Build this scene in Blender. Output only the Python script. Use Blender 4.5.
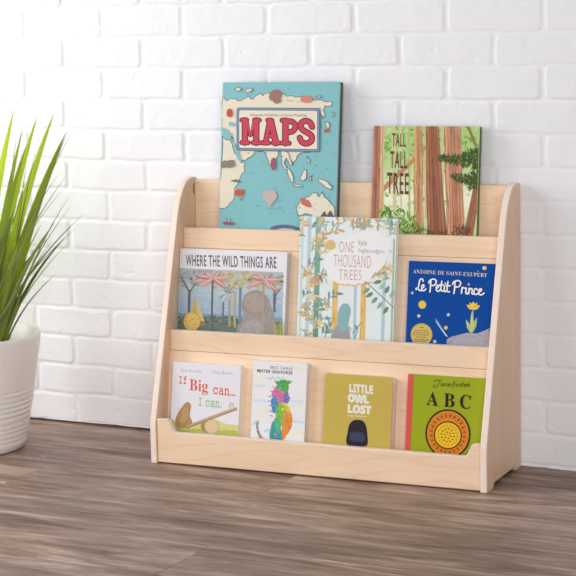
import bpy, bmesh, math, random
import numpy as np
from mathutils import Vector, Matrix
from mathutils.geometry import tessellate_polygon

for o in list(bpy.data.objects):
    bpy.data.objects.remove(o)
SC = bpy.context.scene
COL = SC.collection
R = random.Random(7)

# ------------------------------------------------------------------ camera
cam_data = bpy.data.cameras.new('camera')
cam_data.sensor_width = 36.0
cam_data.sensor_fit = 'HORIZONTAL'
cam_data.lens = 1834.6 / 576 * 36.0
cam_data.clip_start = 0.05
cam = bpy.data.objects.new('camera', cam_data)
COL.objects.link(cam)
YAW, PITCH, ROLL = 0.4624, 0.1476, -0.0211
fw = Vector((-math.sin(YAW) * math.cos(PITCH), math.cos(YAW) * math.cos(PITCH), -math.sin(PITCH)))
rt = Vector((math.cos(YAW), math.sin(YAW), 0))
up = rt.cross(fw)
r2 = rt * math.cos(ROLL) + up * math.sin(ROLL)
u2 = -rt * math.sin(ROLL) + up * math.cos(ROLL)
cam.matrix_world = Matrix(((r2.x, u2.x, -fw.x, 1.1973), (r2.y, u2.y, -fw.y, -3.4996),
                           (r2.z, u2.z, -fw.z, 0.9280), (0, 0, 0, 1)))
SC.camera = cam

# ------------------------------------------------------------------ world, window light, added fill lights, exposure
world = bpy.data.worlds.new('world')
SC.world = world
world.use_nodes = True
bg = world.node_tree.nodes['Background']
bg.inputs[0].default_value = (0.93, 0.96, 1.0, 1)
bg.inputs[1].default_value = 0.10


def area_light(name, loc, target, sx, sy, power, color):
    l = bpy.data.lights.new(name, 'AREA')
    l.shape = 'RECTANGLE'
    l.size, l.size_y = sx, sy
    l.energy = power
    l.color = color
    o = bpy.data.objects.new(name, l)
    COL.objects.link(o)
    o.location = loc
    o.rotation_euler = (Vector(target) - Vector(loc)).to_track_quat('-Z', 'Y').to_euler()
    return o


area_light('window_daylight', (-2.5, -0.9, 1.2), (-0.4, 0.0, 0.5), 1.2, 1.6, 37, (0.985, 0.99, 1.0))
area_light('low_left_fill', (-1.5, -2.0, 1.0), (-0.6, -0.5, 0.1), 1.0, 1.2, 11, (0.99, 0.99, 1.0))  # unseen fill, added to brighten the left of the floor; not a second window
area_light('room_fill', (1.6, -4.0, 1.5), (-0.5, 0.0, 0.35), 2.4, 2.4, 92, (0.98, 0.985, 1.0))  # unseen fill added behind the camera to lift front and right-hand faces

vs = SC.view_settings
vs.view_transform = 'Standard'
vs.look = 'None'
vs.gamma = 1.0
vs.use_curve_mapping = False
vs.exposure = 0.0


# ------------------------------------------------------------------ helpers
def lin(c):
    out = []
    for v in c[:3]:
        v = max(v, 0) / 255.0
        out.append(v / 12.92 if v <= 0.04045 else ((v + 0.055) / 1.055) ** 2.4)
    return (out[0], out[1], out[2], 1.0)


def link(name, me, mat=None, parent=None):
    o = bpy.data.objects.new(name, me)
    COL.objects.link(o)
    if mat is not None and len(me.materials) == 0:
        me.materials.append(mat)
    if parent is not None:
        o.parent = parent
    return o


def empty(name, loc, label, cat, group=None, rot=(0, 0, 0)):
    o = bpy.data.objects.new(name, None)
    COL.objects.link(o)
    o.location = loc
    o.rotation_euler = rot
    o.empty_display_size = 0.05
    o['label'] = label
    o['category'] = cat
    if group:
        o['group'] = group
    return o


def mesh_from(verts, faces, name='mesh', smooth=False):
    me = bpy.data.meshes.new(name)
    me.from_pydata([tuple(v) for v in verts], [], faces)
    me.update()
    if smooth:
        for p in me.polygons:
            p.use_smooth = True
    return me


def bm_to_mesh(bm, name='mesh', smooth=False):
    me = bpy.data.meshes.new(name)
    bmesh.ops.recalc_face_normals(bm, faces=bm.faces)
    bm.to_mesh(me)
    bm.free()
    if smooth:
        for p in me.polygons:
            p.use_smooth = True
    return me


def box_bm(x0, x1, y0, y1, z0, z1, bm=None):
    bm = bm or bmesh.new()
    vs_ = [bm.verts.new((x, y, z)) for x in (x0, x1) for y in (y0, y1) for z in (z0, z1)]
    for f in ((0, 1, 3, 2), (4, 6, 7, 5), (0, 4, 5, 1), (2, 3, 7, 6), (0, 2, 6, 4), (1, 5, 7, 3)):
        bm.faces.new([vs_[i] for i in f])
    return bm


def bevel(o, w, seg=2, angle=40):
    m = o.modifiers.new('bevel', 'BEVEL')
    m.width = w
    m.segments = seg
    m.limit_method = 'ANGLE'
    m.angle_limit = math.radians(angle)
    m.harden_normals = True
    for p in o.data.polygons:
        p.use_smooth = True
    return o


def prism_bm(pts2, axis, a0, a1, edge_slot=0):
    """Polygon pts2 extruded along an axis ('x': pts are (y,z); 'y': pts are (x,z))."""
    bm = bmesh.new()

    def mk(p, a):
        return (a, p[0], p[1]) if axis == 'x' else (p[0], a, p[1])
    A = [bm.verts.new(mk(p, a0)) for p in pts2]
    B = [bm.verts.new(mk(p, a1)) for p in pts2]
    bm.faces.new(A)
    bm.faces.new(list(reversed(B)))
    n = len(pts2)
    for i in range(n):
        f = bm.faces.new((A[i], B[i], B[(i + 1) % n], A[(i + 1) % n]))
        f.material_index = edge_slot
    return bm


def new_mat(name):
    m = bpy.data.materials.new(name)
    m.use_nodes = True
    nt = m.node_tree
    b = nt.nodes['Principled BSDF']
    return m, nt, b


def plain(name, rgb, rough=0.5, spec=0.4, metal=0.0):
    m, nt, b = new_mat(name)
    n = nt.nodes.new('ShaderNodeTexNoise')
    n.inputs['Scale'].default_value = 90
    n.inputs['Detail'].default_value = 3
    mx = nt.nodes.new('ShaderNodeMix')
    mx.data_type = 'RGBA'
    c = lin(rgb)
    mx.inputs[6].default_value = tuple(v * 0.97 for v in c[:3]) + (1,)
    mx.inputs[7].default_value = tuple(min(1, v * 1.03) for v in c[:3]) + (1,)
    nt.links.new(n.outputs[0], mx.inputs[0])
    nt.links.new(mx.outputs[2], b.inputs['Base Color'])
    b.inputs['Roughness'].default_value = rough
    b.inputs['Specular IOR Level'].default_value = spec
    b.inputs['Metallic'].default_value = metal
    return m


def wood(name, c_a, c_b, c_vein, grain, seed, rough=0.42):
    """Pale plywood: long soft figure along the grain axis plus a few cathedral veins."""
    m, nt, b = new_mat(name)
    tc = nt.nodes.new('ShaderNodeTexCoord')
    mp = nt.nodes.new('ShaderNodeMapping')
    sc = {'x': (1.6, 14, 14), 'z': (14, 14, 1.6)}[grain]
    mp.inputs['Scale'].default_value = sc
    mp.inputs['Location'].default_value = (seed * 1.7, seed * 2.3, seed * 0.9)
    nt.links.new(tc.outputs['Object'], mp.inputs[0])
    n1 = nt.nodes.new('ShaderNodeTexNoise')
    n1.inputs['Scale'].default_value = 1.6
    n1.inputs['Detail'].default_value = 5
    n1.inputs['Distortion'].default_value = 0.6
    nt.links.new(mp.outputs[0], n1.inputs['Vector'])
    cr = nt.nodes.new('ShaderNodeValToRGB')
    cr.color_ramp.elements[0].position = 0.3
    cr.color_ramp.elements[0].color = lin(c_a)
    cr.color_ramp.elements[1].position = 0.72
    cr.color_ramp.elements[1].color = lin(c_b)
    nt.links.new(n1.outputs[0], cr.inputs[0])
    # veins : bands of a warped noise
    n2 = nt.nodes.new('ShaderNodeTexNoise')
    n2.inputs['Scale'].default_value = 0.9
    n2.inputs['Detail'].default_value = 1.5
    n2.inputs['Distortion'].default_value = 0.3
    nt.links.new(mp.outputs[0], n2.inputs['Vector'])
    mul = nt.nodes.new('ShaderNodeMath')
    mul.operation = 'MULTIPLY'
    mul.inputs[1].default_value = 9.0
    nt.links.new(n2.outputs[0], mul.inputs[0])
    fr = nt.nodes.new('ShaderNodeMath')
    fr.operation = 'PINGPONG'
    fr.inputs[1].default_value = 0.5
    nt.links.new(mul.outputs[0], fr.inputs[0])
    r2_ = nt.nodes.new('ShaderNodeValToRGB')
    r2_.color_ramp.elements[0].position = 0.0
    r2_.color_ramp.elements[0].color = (0.45, 0.45, 0.45, 1)
    r2_.color_ramp.elements[1].position = 0.12
    r2_.color_ramp.elements[1].color = (0, 0, 0, 1)
    nt.links.new(fr.outputs[0], r2_.inputs[0])
    mx = nt.nodes.new('ShaderNodeMix')
    mx.data_type = 'RGBA'
    mx.inputs[7].default_value = lin(c_vein)
    nt.links.new(r2_.outputs[0], mx.inputs[0])
    nt.links.new(cr.outputs[0], mx.inputs[6])
    # fine pores
    mp2 = nt.nodes.new('ShaderNodeMapping')
    mp2.inputs['Scale'].default_value = {'x': (14, 400, 400), 'z': (400, 400, 14)}[grain]
    nt.links.new(tc.outputs['Object'], mp2.inputs[0])
    n3 = nt.nodes.new('ShaderNodeTexNoise')
    n3.inputs['Scale'].default_value = 1.0
    nt.links.new(mp2.outputs[0], n3.inputs['Vector'])
    mr = nt.nodes.new('ShaderNodeMapRange')
    mr.inputs[3].default_value = 0.95
    mr.inputs[4].default_value = 1.04
    nt.links.new(n3.outputs[0], mr.inputs[0])
    m2 = nt.nodes.new('ShaderNodeMix')
    m2.data_type = 'RGBA'
    m2.blend_type = 'MULTIPLY'
    m2.inputs[0].default_value = 1.0
    nt.links.new(mx.outputs[2], m2.inputs[6])
    nt.links.new(mr.outputs[0], m2.inputs[7])
    nt.links.new(m2.outputs[2], b.inputs['Base Color'])
    b.inputs['Roughness'].default_value = rough
    b.inputs['Specular IOR Level'].default_value = 0.35
    return m


def ink_material(name, rough=0.45):
    m, nt, b = new_mat(name)
    a = nt.nodes.new('ShaderNodeAttribute')
    a.attribute_name = 'ink'
    nt.links.new(a.outputs['Color'], b.inputs['Base Color'])
    b.inputs['Roughness'].default_value = rough
    b.inputs['Specular IOR Level'].default_value = 0.15
    return m


INK = ink_material('printed_ink')
EDGE = wood('maple_edge', (251, 231, 215), (254, 238, 225), (246, 223, 204), 'x', 4)
WOOD_X = wood('maple_board', (247, 214, 180), (253, 225, 196), (236, 197, 158), 'x', 1)
WOOD_X2 = wood('maple_board_long', (247, 214, 180), (253, 225, 196), (236, 197, 158), 'x', 2.7)
WOOD_Z = wood('maple_side', (236, 200, 168), (242, 208, 177), (228, 190, 156), 'z', 3)
FASTENER = plain('fastener_brown', (150, 105, 68), 0.5)

# ------------------------------------------------------------------ value noise
rng = np.random.default_rng(11)


def vnoise(x, y, scale, seed):
    g = np.random.default_rng(seed).random((512, 512))
    xs, ys = x * scale + 200.37, y * scale + 100.11
    xi, yi = np.floor(xs).astype(int), np.floor(ys).astype(int)
    fx, fy = xs - xi, ys - yi
    fx = fx * fx * (3 - 2 * fx)
    fy = fy * fy * (3 - 2 * fy)

    def at(i, j):
        return g[i % 512, j % 512]
    a = at(xi, yi) * (1 - fx) + at(xi + 1, yi) * fx
    b = at(xi, yi + 1) * (1 - fx) + at(xi + 1, yi + 1) * fx
    return a * (1 - fy) + b * fy - 0.5


# ------------------------------------------------------------------ brick wall
def build_wall():
    Hc, P, X0, Z0 = 0.0677, 0.20458, -1.0977, 0.0056

    def axis(segs):
        out = []
        for a, b_, st in segs:
            n = int(round((b_ - a) / st))
            out += [a + (b_ - a) * i / n for i in range(n)]
        out.append(segs[-1][1])
        return np.array(out)
    xs = axis([(-3.2, -1.65, 0.010), (-1.65, 0.35, 0.0028), (0.35, 3.0, 0.010)])
    zs = axis([(0.0, 1.12, 0.0028), (1.12, 2.3, 0.010)])
    X, Z = np.meshgrid(xs, zs, indexing='ij')
    # warped lookup so brick edges wander
    wx = X + 0.0035 * vnoise(X, Z, 45, 1) + 0.0045 * vnoise(X, Z, 14, 2)
    wz = Z + 0.0030 * vnoise(X, Z, 45, 3) + 0.0045 * vnoise(X, Z, 11, 4)
    wz = wz - Z0
    row = np.floor(wz / Hc)
    par = np.mod(row, 2)
    cx = (wx - X0) / P - 0.5 * par
    bx = np.floor(cx)
    lx = (cx - bx - 0.5) * P
    lz = wz - (row + 0.5) * Hc
    hsh = np.mod(np.sin(bx * 12.9898 + row * 78.233) * 43758.5453, 1.0)
    hsh2 = np.mod(np.sin(bx * 39.346 + row * 11.135) * 24634.6345, 1.0)
    hx, hz, rad = P / 2 - 0.0038 - 0.0014 * hsh, Hc / 2 - 0.0025, 0.007 + 0.006 * hsh2
    qx, qz = np.abs(lx) - hx + rad, np.abs(lz) - hz + rad
    d = np.minimum(np.maximum(qx, qz), 0) + np.sqrt(np.maximum(qx, 0) ** 2 + np.maximum(qz, 0) ** 2) - rad
    t = np.clip((-d + 0.0010) / 0.0040, 0, 1)
    prof = t * t * (3 - 2 * t)
    mort = -0.0024 + 0.0004 * vnoise(X, Z, 60, 5)
    face = 0.0011 * vnoise(X, Z, 22, 6) + 0.0007 * vnoise(X, Z, 70, 7) + 0.0004 * vnoise(X, Z, 160, 8) + 0.0016 * (hsh - 0.5)
    # small chips and pits in the brick faces
    pit = vnoise(X, Z, 55, 9)
    face = face - 0.0013 * np.clip((pit - 0.42) / 0.06, 0, 1)
    hgt = mort * (1 - prof) + face * prof
    # the lowest strip runs out into a flat skim under the last joint
    gap = 0.0075 * np.clip((0.15 - X) / 0.75, 0, 1) + 0.0004
    Zo = np.where(Z < 0.012, Z + gap * (1 - Z / 0.012), Z)
    nx, nz = len(xs), len(zs)
    front = np.stack([X, -hgt, Zo], -1).reshape(-1, 3)
    idx = np.arange(nx * nz).reshape(nx, nz)
    q = np.stack([idx[:-1, :-1], idx[1:, :-1], idx[1:, 1:], idx[:-1, 1:]], -1).reshape(-1, 4)
    # close it into a slab 10 cm thick
    verts = [front]
    faces = [q]
    base = nx * nz
    bot = np.stack([xs, np.full(nx, 0.1), Zo[:, 0]], -1)
    top = np.stack([xs, np.full(nx, 0.1), Zo[:, -1]], -1)
    verts += [bot, top]
    bi, ti = base + np.arange(nx), base + nx + np.arange(nx)
    faces.append(np.stack([bi[:-1], bi[1:], idx[1:, 0], idx[:-1, 0]], -1))
    faces.append(np.stack([idx[:-1, -1], idx[1:, -1], ti[1:], ti[:-1]], -1))
    faces.append(np.stack([bi[:-1], ti[:-1], ti[1:], bi[1:]], -1))
    V = np.concatenate(verts)
    F = np.concatenate(faces).astype(np.int32)
    me = bpy.data.meshes.new('wall_back')
    me.vertices.add(len(V))
    me.vertices.foreach_set('co', V.astype(np.float32).ravel())
    me.loops.add(F.size)
    me.loops.foreach_set('vertex_index', F.ravel())
    me.polygons.add(len(F))
    me.polygons.foreach_set('loop_start', np.arange(0, F.size, 4, dtype=np.int32))
    me.update(calc_edges=True)
    me.validate()
    me.polygons.foreach_set('use_smooth', np.ones(len(F), dtype=bool))
    m, nt, b = new_mat('white_painted_brick')
    tc = nt.nodes.new('ShaderNodeTexCoord')
    n = nt.nodes.new('ShaderNodeTexNoise')
    n.inputs['Scale'].default_value = 6
    n.inputs['Detail'].default_value = 6
    nt.links.new(tc.outputs['Object'], n.inputs['Vector'])
    cr = nt.nodes.new('ShaderNodeValToRGB')
    cr.color_ramp.elements[0].position = 0.3
    cr.color_ramp.elements[0].color = lin((242, 242, 245))
    cr.color_ramp.elements[1].position = 0.7
    cr.color_ramp.elements[1].color = lin((245, 245, 248))
    nt.links.new(n.outputs[0], cr.inputs[0])
    nt.links.new(cr.outputs[0], b.inputs['Base Color'])
    b.inputs['Roughness'].default_value = 0.5
    b.inputs['Specular IOR Level'].default_value = 0.3
    n2 = nt.nodes.new('ShaderNodeTexNoise')
    n2.inputs['Scale'].default_value = 260
    nt.links.new(tc.outputs['Object'], n2.inputs['Vector'])
    bp = nt.nodes.new('ShaderNodeBump')
    bp.inputs['Strength'].default_value = 0.12
    bp.inputs['Distance'].default_value = 0.002
    nt.links.new(n2.outputs[0], bp.inputs['Height'])
    nt.links.new(bp.outputs[0], b.inputs['Normal'])
    o = link('wall_back', me, m)
    o['kind'] = 'structure'
    return o


build_wall()


# ------------------------------------------------------------------ plank floor
def build_floor():
    bm = bmesh.new()
    cl = bm.loops.layers.float_color.new('plank')
    rr = random.Random(3)
    Wd, L, g = 0.186, 1.22, 0.0003
    y = 0.188
    row = 0
    joints = {5: -0.343, 3: -0.944, 2: -0.42, 4: 0.31}
    while y > -4.2:
        y1 = y - Wd
        x = -4.0 + rr.random() * L
        if row in joints:
            x = joints[row] - L * 4
        x -= L
        while x < 3.0:
            xa, xb = max(x + g, -4), min(x + L - g, 3)
            if xb > xa:
                c = (rr.random(), rr.random(), rr.random(), 1)
                ya, yb = y1 + g, min(y, 0.12) - g
                z = 0.0
                e = 0.0004
                top = [bm.verts.new(p) for p in ((xa + e, ya + e, z), (xb - e, ya + e, z), (xb - e, yb - e, z), (xa + e, yb - e, z))]
                low = [bm.verts.new(p) for p in ((xa, ya, z - .0004), (xb, ya, z - .0004), (xb, yb, z - .0004), (xa, yb, z - .0004))]
                fs = [bm.faces.new(top)]
                for i in range(4):
                    fs.append(bm.faces.new((low[i], low[(i + 1) % 4], top[(i + 1) % 4], top[i])))
                for f in fs:
                    for lp in f.loops:
                        lp[cl] = c
            x += L
        y = y1
        row += 1
    # subfloor slab under the planks
    n0 = len(bm.faces)
    box_bm(-4, 3, -4.2, 0.12, -0.03, -0.0006, bm)
    me = bpy.data.meshes.new('floor')
    bm.to_mesh(me)
    bm.free()
    m, nt, b = new_mat('weathered_oak_plank')
    at = nt.nodes.new('ShaderNodeAttribute')
    at.attribute_name = 'plank'
    tc = nt.nodes.new('ShaderNodeTexCoord')
    sep = nt.nodes.new('ShaderNodeSeparateColor')
    nt.links.new(at.outputs['Color'], sep.inputs[0])
    off = nt.nodes.new('ShaderNodeVectorMath')
    off.operation = 'MULTIPLY_ADD'
    off.inputs[1].default_value = (7.3, 3.1, 5.7)
    nt.links.new(at.outputs['Color'], off.inputs[0])
    nt.links.new(tc.outputs['Object'], off.inputs[2])

    def noise(scale3, sc, det, dist, rough=0.55):
        mp = nt.nodes.new('ShaderNodeMapping')
        mp.inputs['Scale'].default_value = scale3
        nt.links.new(off.outputs[0], mp.inputs[0])
        n = nt.nodes.new('ShaderNodeTexNoise')
        n.inputs['Scale'].default_value = sc
        n.inputs['Detail'].default_value = det
        n.inputs['Roughness'].default_value = rough
        n.inputs['Distortion'].default_value = dist
        nt.links.new(mp.outputs[0], n.inputs['Vector'])
        return n.outputs[0]

    streak = noise((2.2, 15, 1), 1.6, 10, 0.35, 0.7)
    cloud = noise((1.1, 4.2, 1), 1.8, 4, 0.4)
    fine = noise((11, 120, 1), 1.0, 5, 0.4, 0.65)
    cr = nt.nodes.new('ShaderNodeValToRGB')
    el = cr.color_ramp.elements
    el[0].position, el[0].color = 0.34, lin((88, 66, 54))
    el[1].position, el[1].color = 0.66, lin((212, 184, 168))
    e = el.new(0.5)
    e.color = lin((157, 128, 111))
    nt.links.new(streak, cr.inputs[0])
    grey = nt.nodes.new('ShaderNodeMix')
    grey.data_type = 'RGBA'
    grey.inputs[7].default_value = lin((144, 127, 119))
    cm = nt.nodes.new('ShaderNodeMapRange')
    cm.inputs[1].default_value, cm.inputs[2].default_value = 0.42, 0.68
    cm.inputs[3].default_value, cm.inputs[4].default_value = 0.0, 0.5
    nt.links.new(cloud, cm.inputs[0])
    nt.links.new(cm.outputs[0], grey.inputs[0])
    nt.links.new(cr.outputs[0], grey.inputs[6])
    fm = nt.nodes.new('ShaderNodeMapRange')
    fm.inputs[1].default_value, fm.inputs[2].default_value = 0.3, 0.7
    fm.inputs[3].default_value, fm.inputs[4].default_value = 0.80, 1.14
    nt.links.new(fine, fm.inputs[0])
    pv = nt.nodes.new('ShaderNodeMapRange')
    pv.inputs[3].default_value, pv.inputs[4].default_value = 0.82, 1.12
    nt.links.new(sep.outputs[0], pv.inputs[0])
    pm = nt.nodes.new('ShaderNodeMath')
    pm.operation = 'MULTIPLY'
    nt.links.new(fm.outputs[0], pm.inputs[0])
    nt.links.new(pv.outputs[0], pm.inputs[1])
    mul = nt.nodes.new('ShaderNodeMix')
    mul.data_type = 'RGBA'
    mul.blend_type = 'MULTIPLY'
    mul.inputs[0].default_value = 1.0
    nt.links.new(grey.outputs[2], mul.inputs[6])
    nt.links.new(pm.outputs[0], mul.inputs[7])
    # pale worn scuffs
    scf = noise((2.2, 7, 1), 6, 8, 0.9, 0.7)
    sm = nt.nodes.new('ShaderNodeMapRange')
    sm.inputs[1].default_value, sm.inputs[2].default_value = 0.60, 0.74
    sm.inputs[3].default_value, sm.inputs[4].default_value = 0.0, 0.4
    nt.links.new(scf, sm.inputs[0])
    mx = nt.nodes.new('ShaderNodeMix')
    mx.data_type = 'RGBA'
    mx.inputs[7].default_value = lin((216, 198, 186))
    nt.links.new(sm.outputs[0], mx.inputs[0])
    nt.links.new(mul.outputs[2], mx.inputs[6])
    nt.links.new(mx.outputs[2], b.inputs['Base Color'])
    b.inputs['Roughness'].default_value = 0.46
    b.inputs['Specular IOR Level'].default_value = 0.4
    bp = nt.nodes.new('ShaderNodeBump')
    bp.inputs['Strength'].default_value = 0.25
    bp.inputs['Distance'].default_value = 0.0015
    nt.links.new(fine, bp.inputs['Height'])
    nt.links.new(bp.outputs[0], b.inputs['Normal'])
    o = link('floor', me, m)
    o['kind'] = 'structure'


build_floor()

# ------------------------------------------------------------------ display shelf
XL, XR, T = -0.7601, -0.0185, 0.0151
YF, YB, HT = -0.2286, -0.0051, 0.5868
# the shelf stands a little askew: its right rear corner touches the wall, the left one stands 27 mm off
ROT = 0.03714
PIV = Vector((XR, YB, 0))


def askew(p):
    q = Matrix.Rotation(ROT, 3, 'Z') @ (Vector(p) - PIV)
    return q + PIV


XI0, XI1 = XL + T, XR - T
shelf = empty('book_display_shelf', ((XL + XR) / 2, (YF + YB) / 2, 0),
              'pale maple plywood three-tier book display shelf standing against the white brick wall', 'bookshelf')
SO = Vector(shelf.location)
shelf.location = askew(SO)
shelf.rotation_euler = (0, 0, ROT)


def spart(name, bm, mat, bw=0.0, seg=2, edge=None):
    bmesh.ops.translate(bm, verts=bm.verts, vec=-SO)
    me = bm_to_mesh(bm, name)
    me.materials.append(mat)
    if edge is not None:
        me.materials.append(edge)
        if name == 'front_lip':
            for p_ in me.polygons:
                if p_.normal.z > 0.5:
                    p_.material_index = 1
    o = link(name, me, None, shelf)
    if bw:
        bevel(o, bw, seg)
    return o


prof = [(YF, 0.0), (YF + 0.040, 0.0), (YF + 0.048, 0.010), (YB - 0.036, 0.010), (YB - 0.028, 0.0), (YB, 0.0), (YB, HT - 0.006),
        (YB - 0.004, HT)]
n = 9
# rounded shoulder from the flat top round to the sloping front edge
c0, c1, c2 = Vector((YB - 0.024, HT)), Vector((-0.070, HT + 0.001)), Vector((-0.0985, 0.520))
for i in range(n + 1):
    t = i / n
    p = c0 * (1 - t) ** 2 + c1 * 2 * t * (1 - t) + c2 * t * t
    prof.append((p.x, p.y))
prof += [(YF + 0.002, 0.094), (YF + 0.0003, 0.086), (YF, 0.078)]
for x0, x1 in ((XL, XI0), (XI1, XR)):
    p = spart('side_panel', prism_bm(prof, 'x', x0, x1, 1), WOOD_Z, 0.0030, 3, EDGE)
    # flush pocket-screw slots on the inner faces
    for ys, zs_ in ((-0.0250, 0.562), (-0.0700, 0.468), (-0.1470, 0.262)):
        xi = XI0 if x0 == XL else XI1
        bmf = box_bm(xi - 0.001, xi + 0.0006, ys - 0.0022, ys + 0.0022, zs_ - 0.011, zs_ + 0.011) if x0 == XL else \
            box_bm(xi - 0.0006, xi + 0.001, ys - 0.0022, ys + 0.0022, zs_ - 0.011, zs_ + 0.011)
        bmesh.ops.translate(bmf, verts=bmf.verts, vec=-SO)
        link('screw_slot', bm_to_mesh(bmf), FASTENER, p)

e = 0.0003
# lowest lip with raised ears at both ends
LY = YF + 0.0028
lip = [(XI0 + e, 0.003), (XI1 - e, 0.003), (XI1 - e, 0.0960), (-0.0480, 0.0960), (-0.0512, 0.0945), (-0.0602, 0.0745), (-0.0642, 0.0710),
       (-0.0687, 0.0697), (-0.6975, 0.0697), (-0.7020, 0.0710), (-0.7062, 0.0745), (-0.7178, 0.0950), (-0.7212, 0.0965), (XI0 + e, 0.0965)]
spart('front_lip', prism_bm(lip, 'y', LY, LY + T, 1), WOOD_X, 0.003, 2, EDGE)
spart('front_lip', box_bm(XI0 + e, XI1 - e, -0.1554, -0.1554 + T, 0.2306, 0.2740), WOOD_X2, 0.002, 2, EDGE)
spart('front_lip', box_bm(XI0 + e, XI1 - e, -0.0793, -0.0793 + T, 0.4399, 0.4833), WOOD_X, 0.002, 2, EDGE)
# tier floors
F1, F2, F3 = 0.030, 0.2426, 0.4519
spart('shelf_board', box_bm(XI0 + e, XI1 - e, LY + T + 0.0005, -0.03, F1 - 0.014, F1), WOOD_X)
spart('shelf_board', box_bm(XI0 + e, XI1 - e, -0.1554 + T + 0.0003, -0.072, F2 - 0.011, F2), WOOD_X)
spart('shelf_board', box_bm(XI0 + e, XI1 - e, -0.0793 + T + 0.0003, YB - T - 0.0012, F3 - 0.011, F3), WOOD_X)
# sloping backs
K = 0.1508
for (yt, zt, zb, mt) in ((-0.1552, 0.2303, F1 + 0.0003, WOOD_X2), (-0.0791, 0.4396, F2 + 0.0003, WOOD_X)):
    yb_ = yt - (zt - zb) * K
    pts = [(yb_, zb), (yb_ + 0.009, zb), (yt + 0.009, zt), (yt, zt)]
    spart('back_board', prism_bm(pts, 'x', XI0 + e, XI1 - e), mt)
# rear panel
spart('back_panel', box_bm(XI0 + e, XI1 - e, YB - T, YB - 0.001, 0.012, 0.5815), WOOD_X2, 0.002, 2)


# ------------------------------------------------------------------ printed artwork on covers
def clip_rect(pts, W, H, m=0.0):
    def cut(ps, f, inter):
        out = []
        for i in range(len(ps)):
            a, b = ps[i - 1], ps[i]
            fa, fb = f(a), f(b)
            if fb >= 0:
                if fa < 0:
                    out.append(inter(a, b, fa, fb))
                out.append(b)
            elif fa >= 0:
                out.append(inter(a, b, fa, fb))
        return out

    def inter(a, b, fa, fb):
        t = fa / (fa - fb)
        return (a[0] + (b[0] - a[0]) * t, a[1] + (b[1] - a[1]) * t)
    for f in (lambda p: p[0] - m, lambda p: W - m - p[0], lambda p: p[1] - m, lambda p: H - m - p[1]):
        if len(pts) < 3:
            return []
        pts = cut(pts, f, inter)
    return pts


def smooth_line(pts, sub=6, closed=False):
    if len(pts) < 3:
        return pts
    out = []
    nn = len(pts)
    rngi = range(nn) if closed else range(nn - 1)
    for i in rngi:
        p0 = pts[(i - 1) % nn] if (closed or i > 0) else pts[0]
        p1 = pts[i]
        p2 = pts[(i + 1) % nn]
        p3 = pts[(i + 2) % nn] if (closed or i + 2 < nn) else pts[-1]
        for k in range(sub):
            t = k / sub
            out.append(tuple(0.5 * (2 * p1[j] + (p2[j] - p0[j]) * t + (2 * p0[j] - 5 * p1[j] + 4 * p2[j] - p3[j]) * t * t +
                                    (3 * p1[j] - p0[j] - 3 * p2[j] + p3[j]) * t ** 3) for j in (0, 1)))
    if not closed:
        out.append(pts[-1])
    return out


def jag(pts, amp, rr, depth=3):
    for _ in range(depth):
        out = []
        for i in range(len(pts)):
            a, b = pts[i], pts[(i + 1) % len(pts)]
            L = math.hypot(b[0] - a[0], b[1] - a[1])
            out.append(a)
            k = min(amp, L * 0.28)
            out.append(((a[0] + b[0]) / 2 + rr.uniform(-k, k), (a[1] + b[1]) / 2 + rr.uniform(-k, k)))
        pts = out
        amp *= 0.6
    return pts


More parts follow.
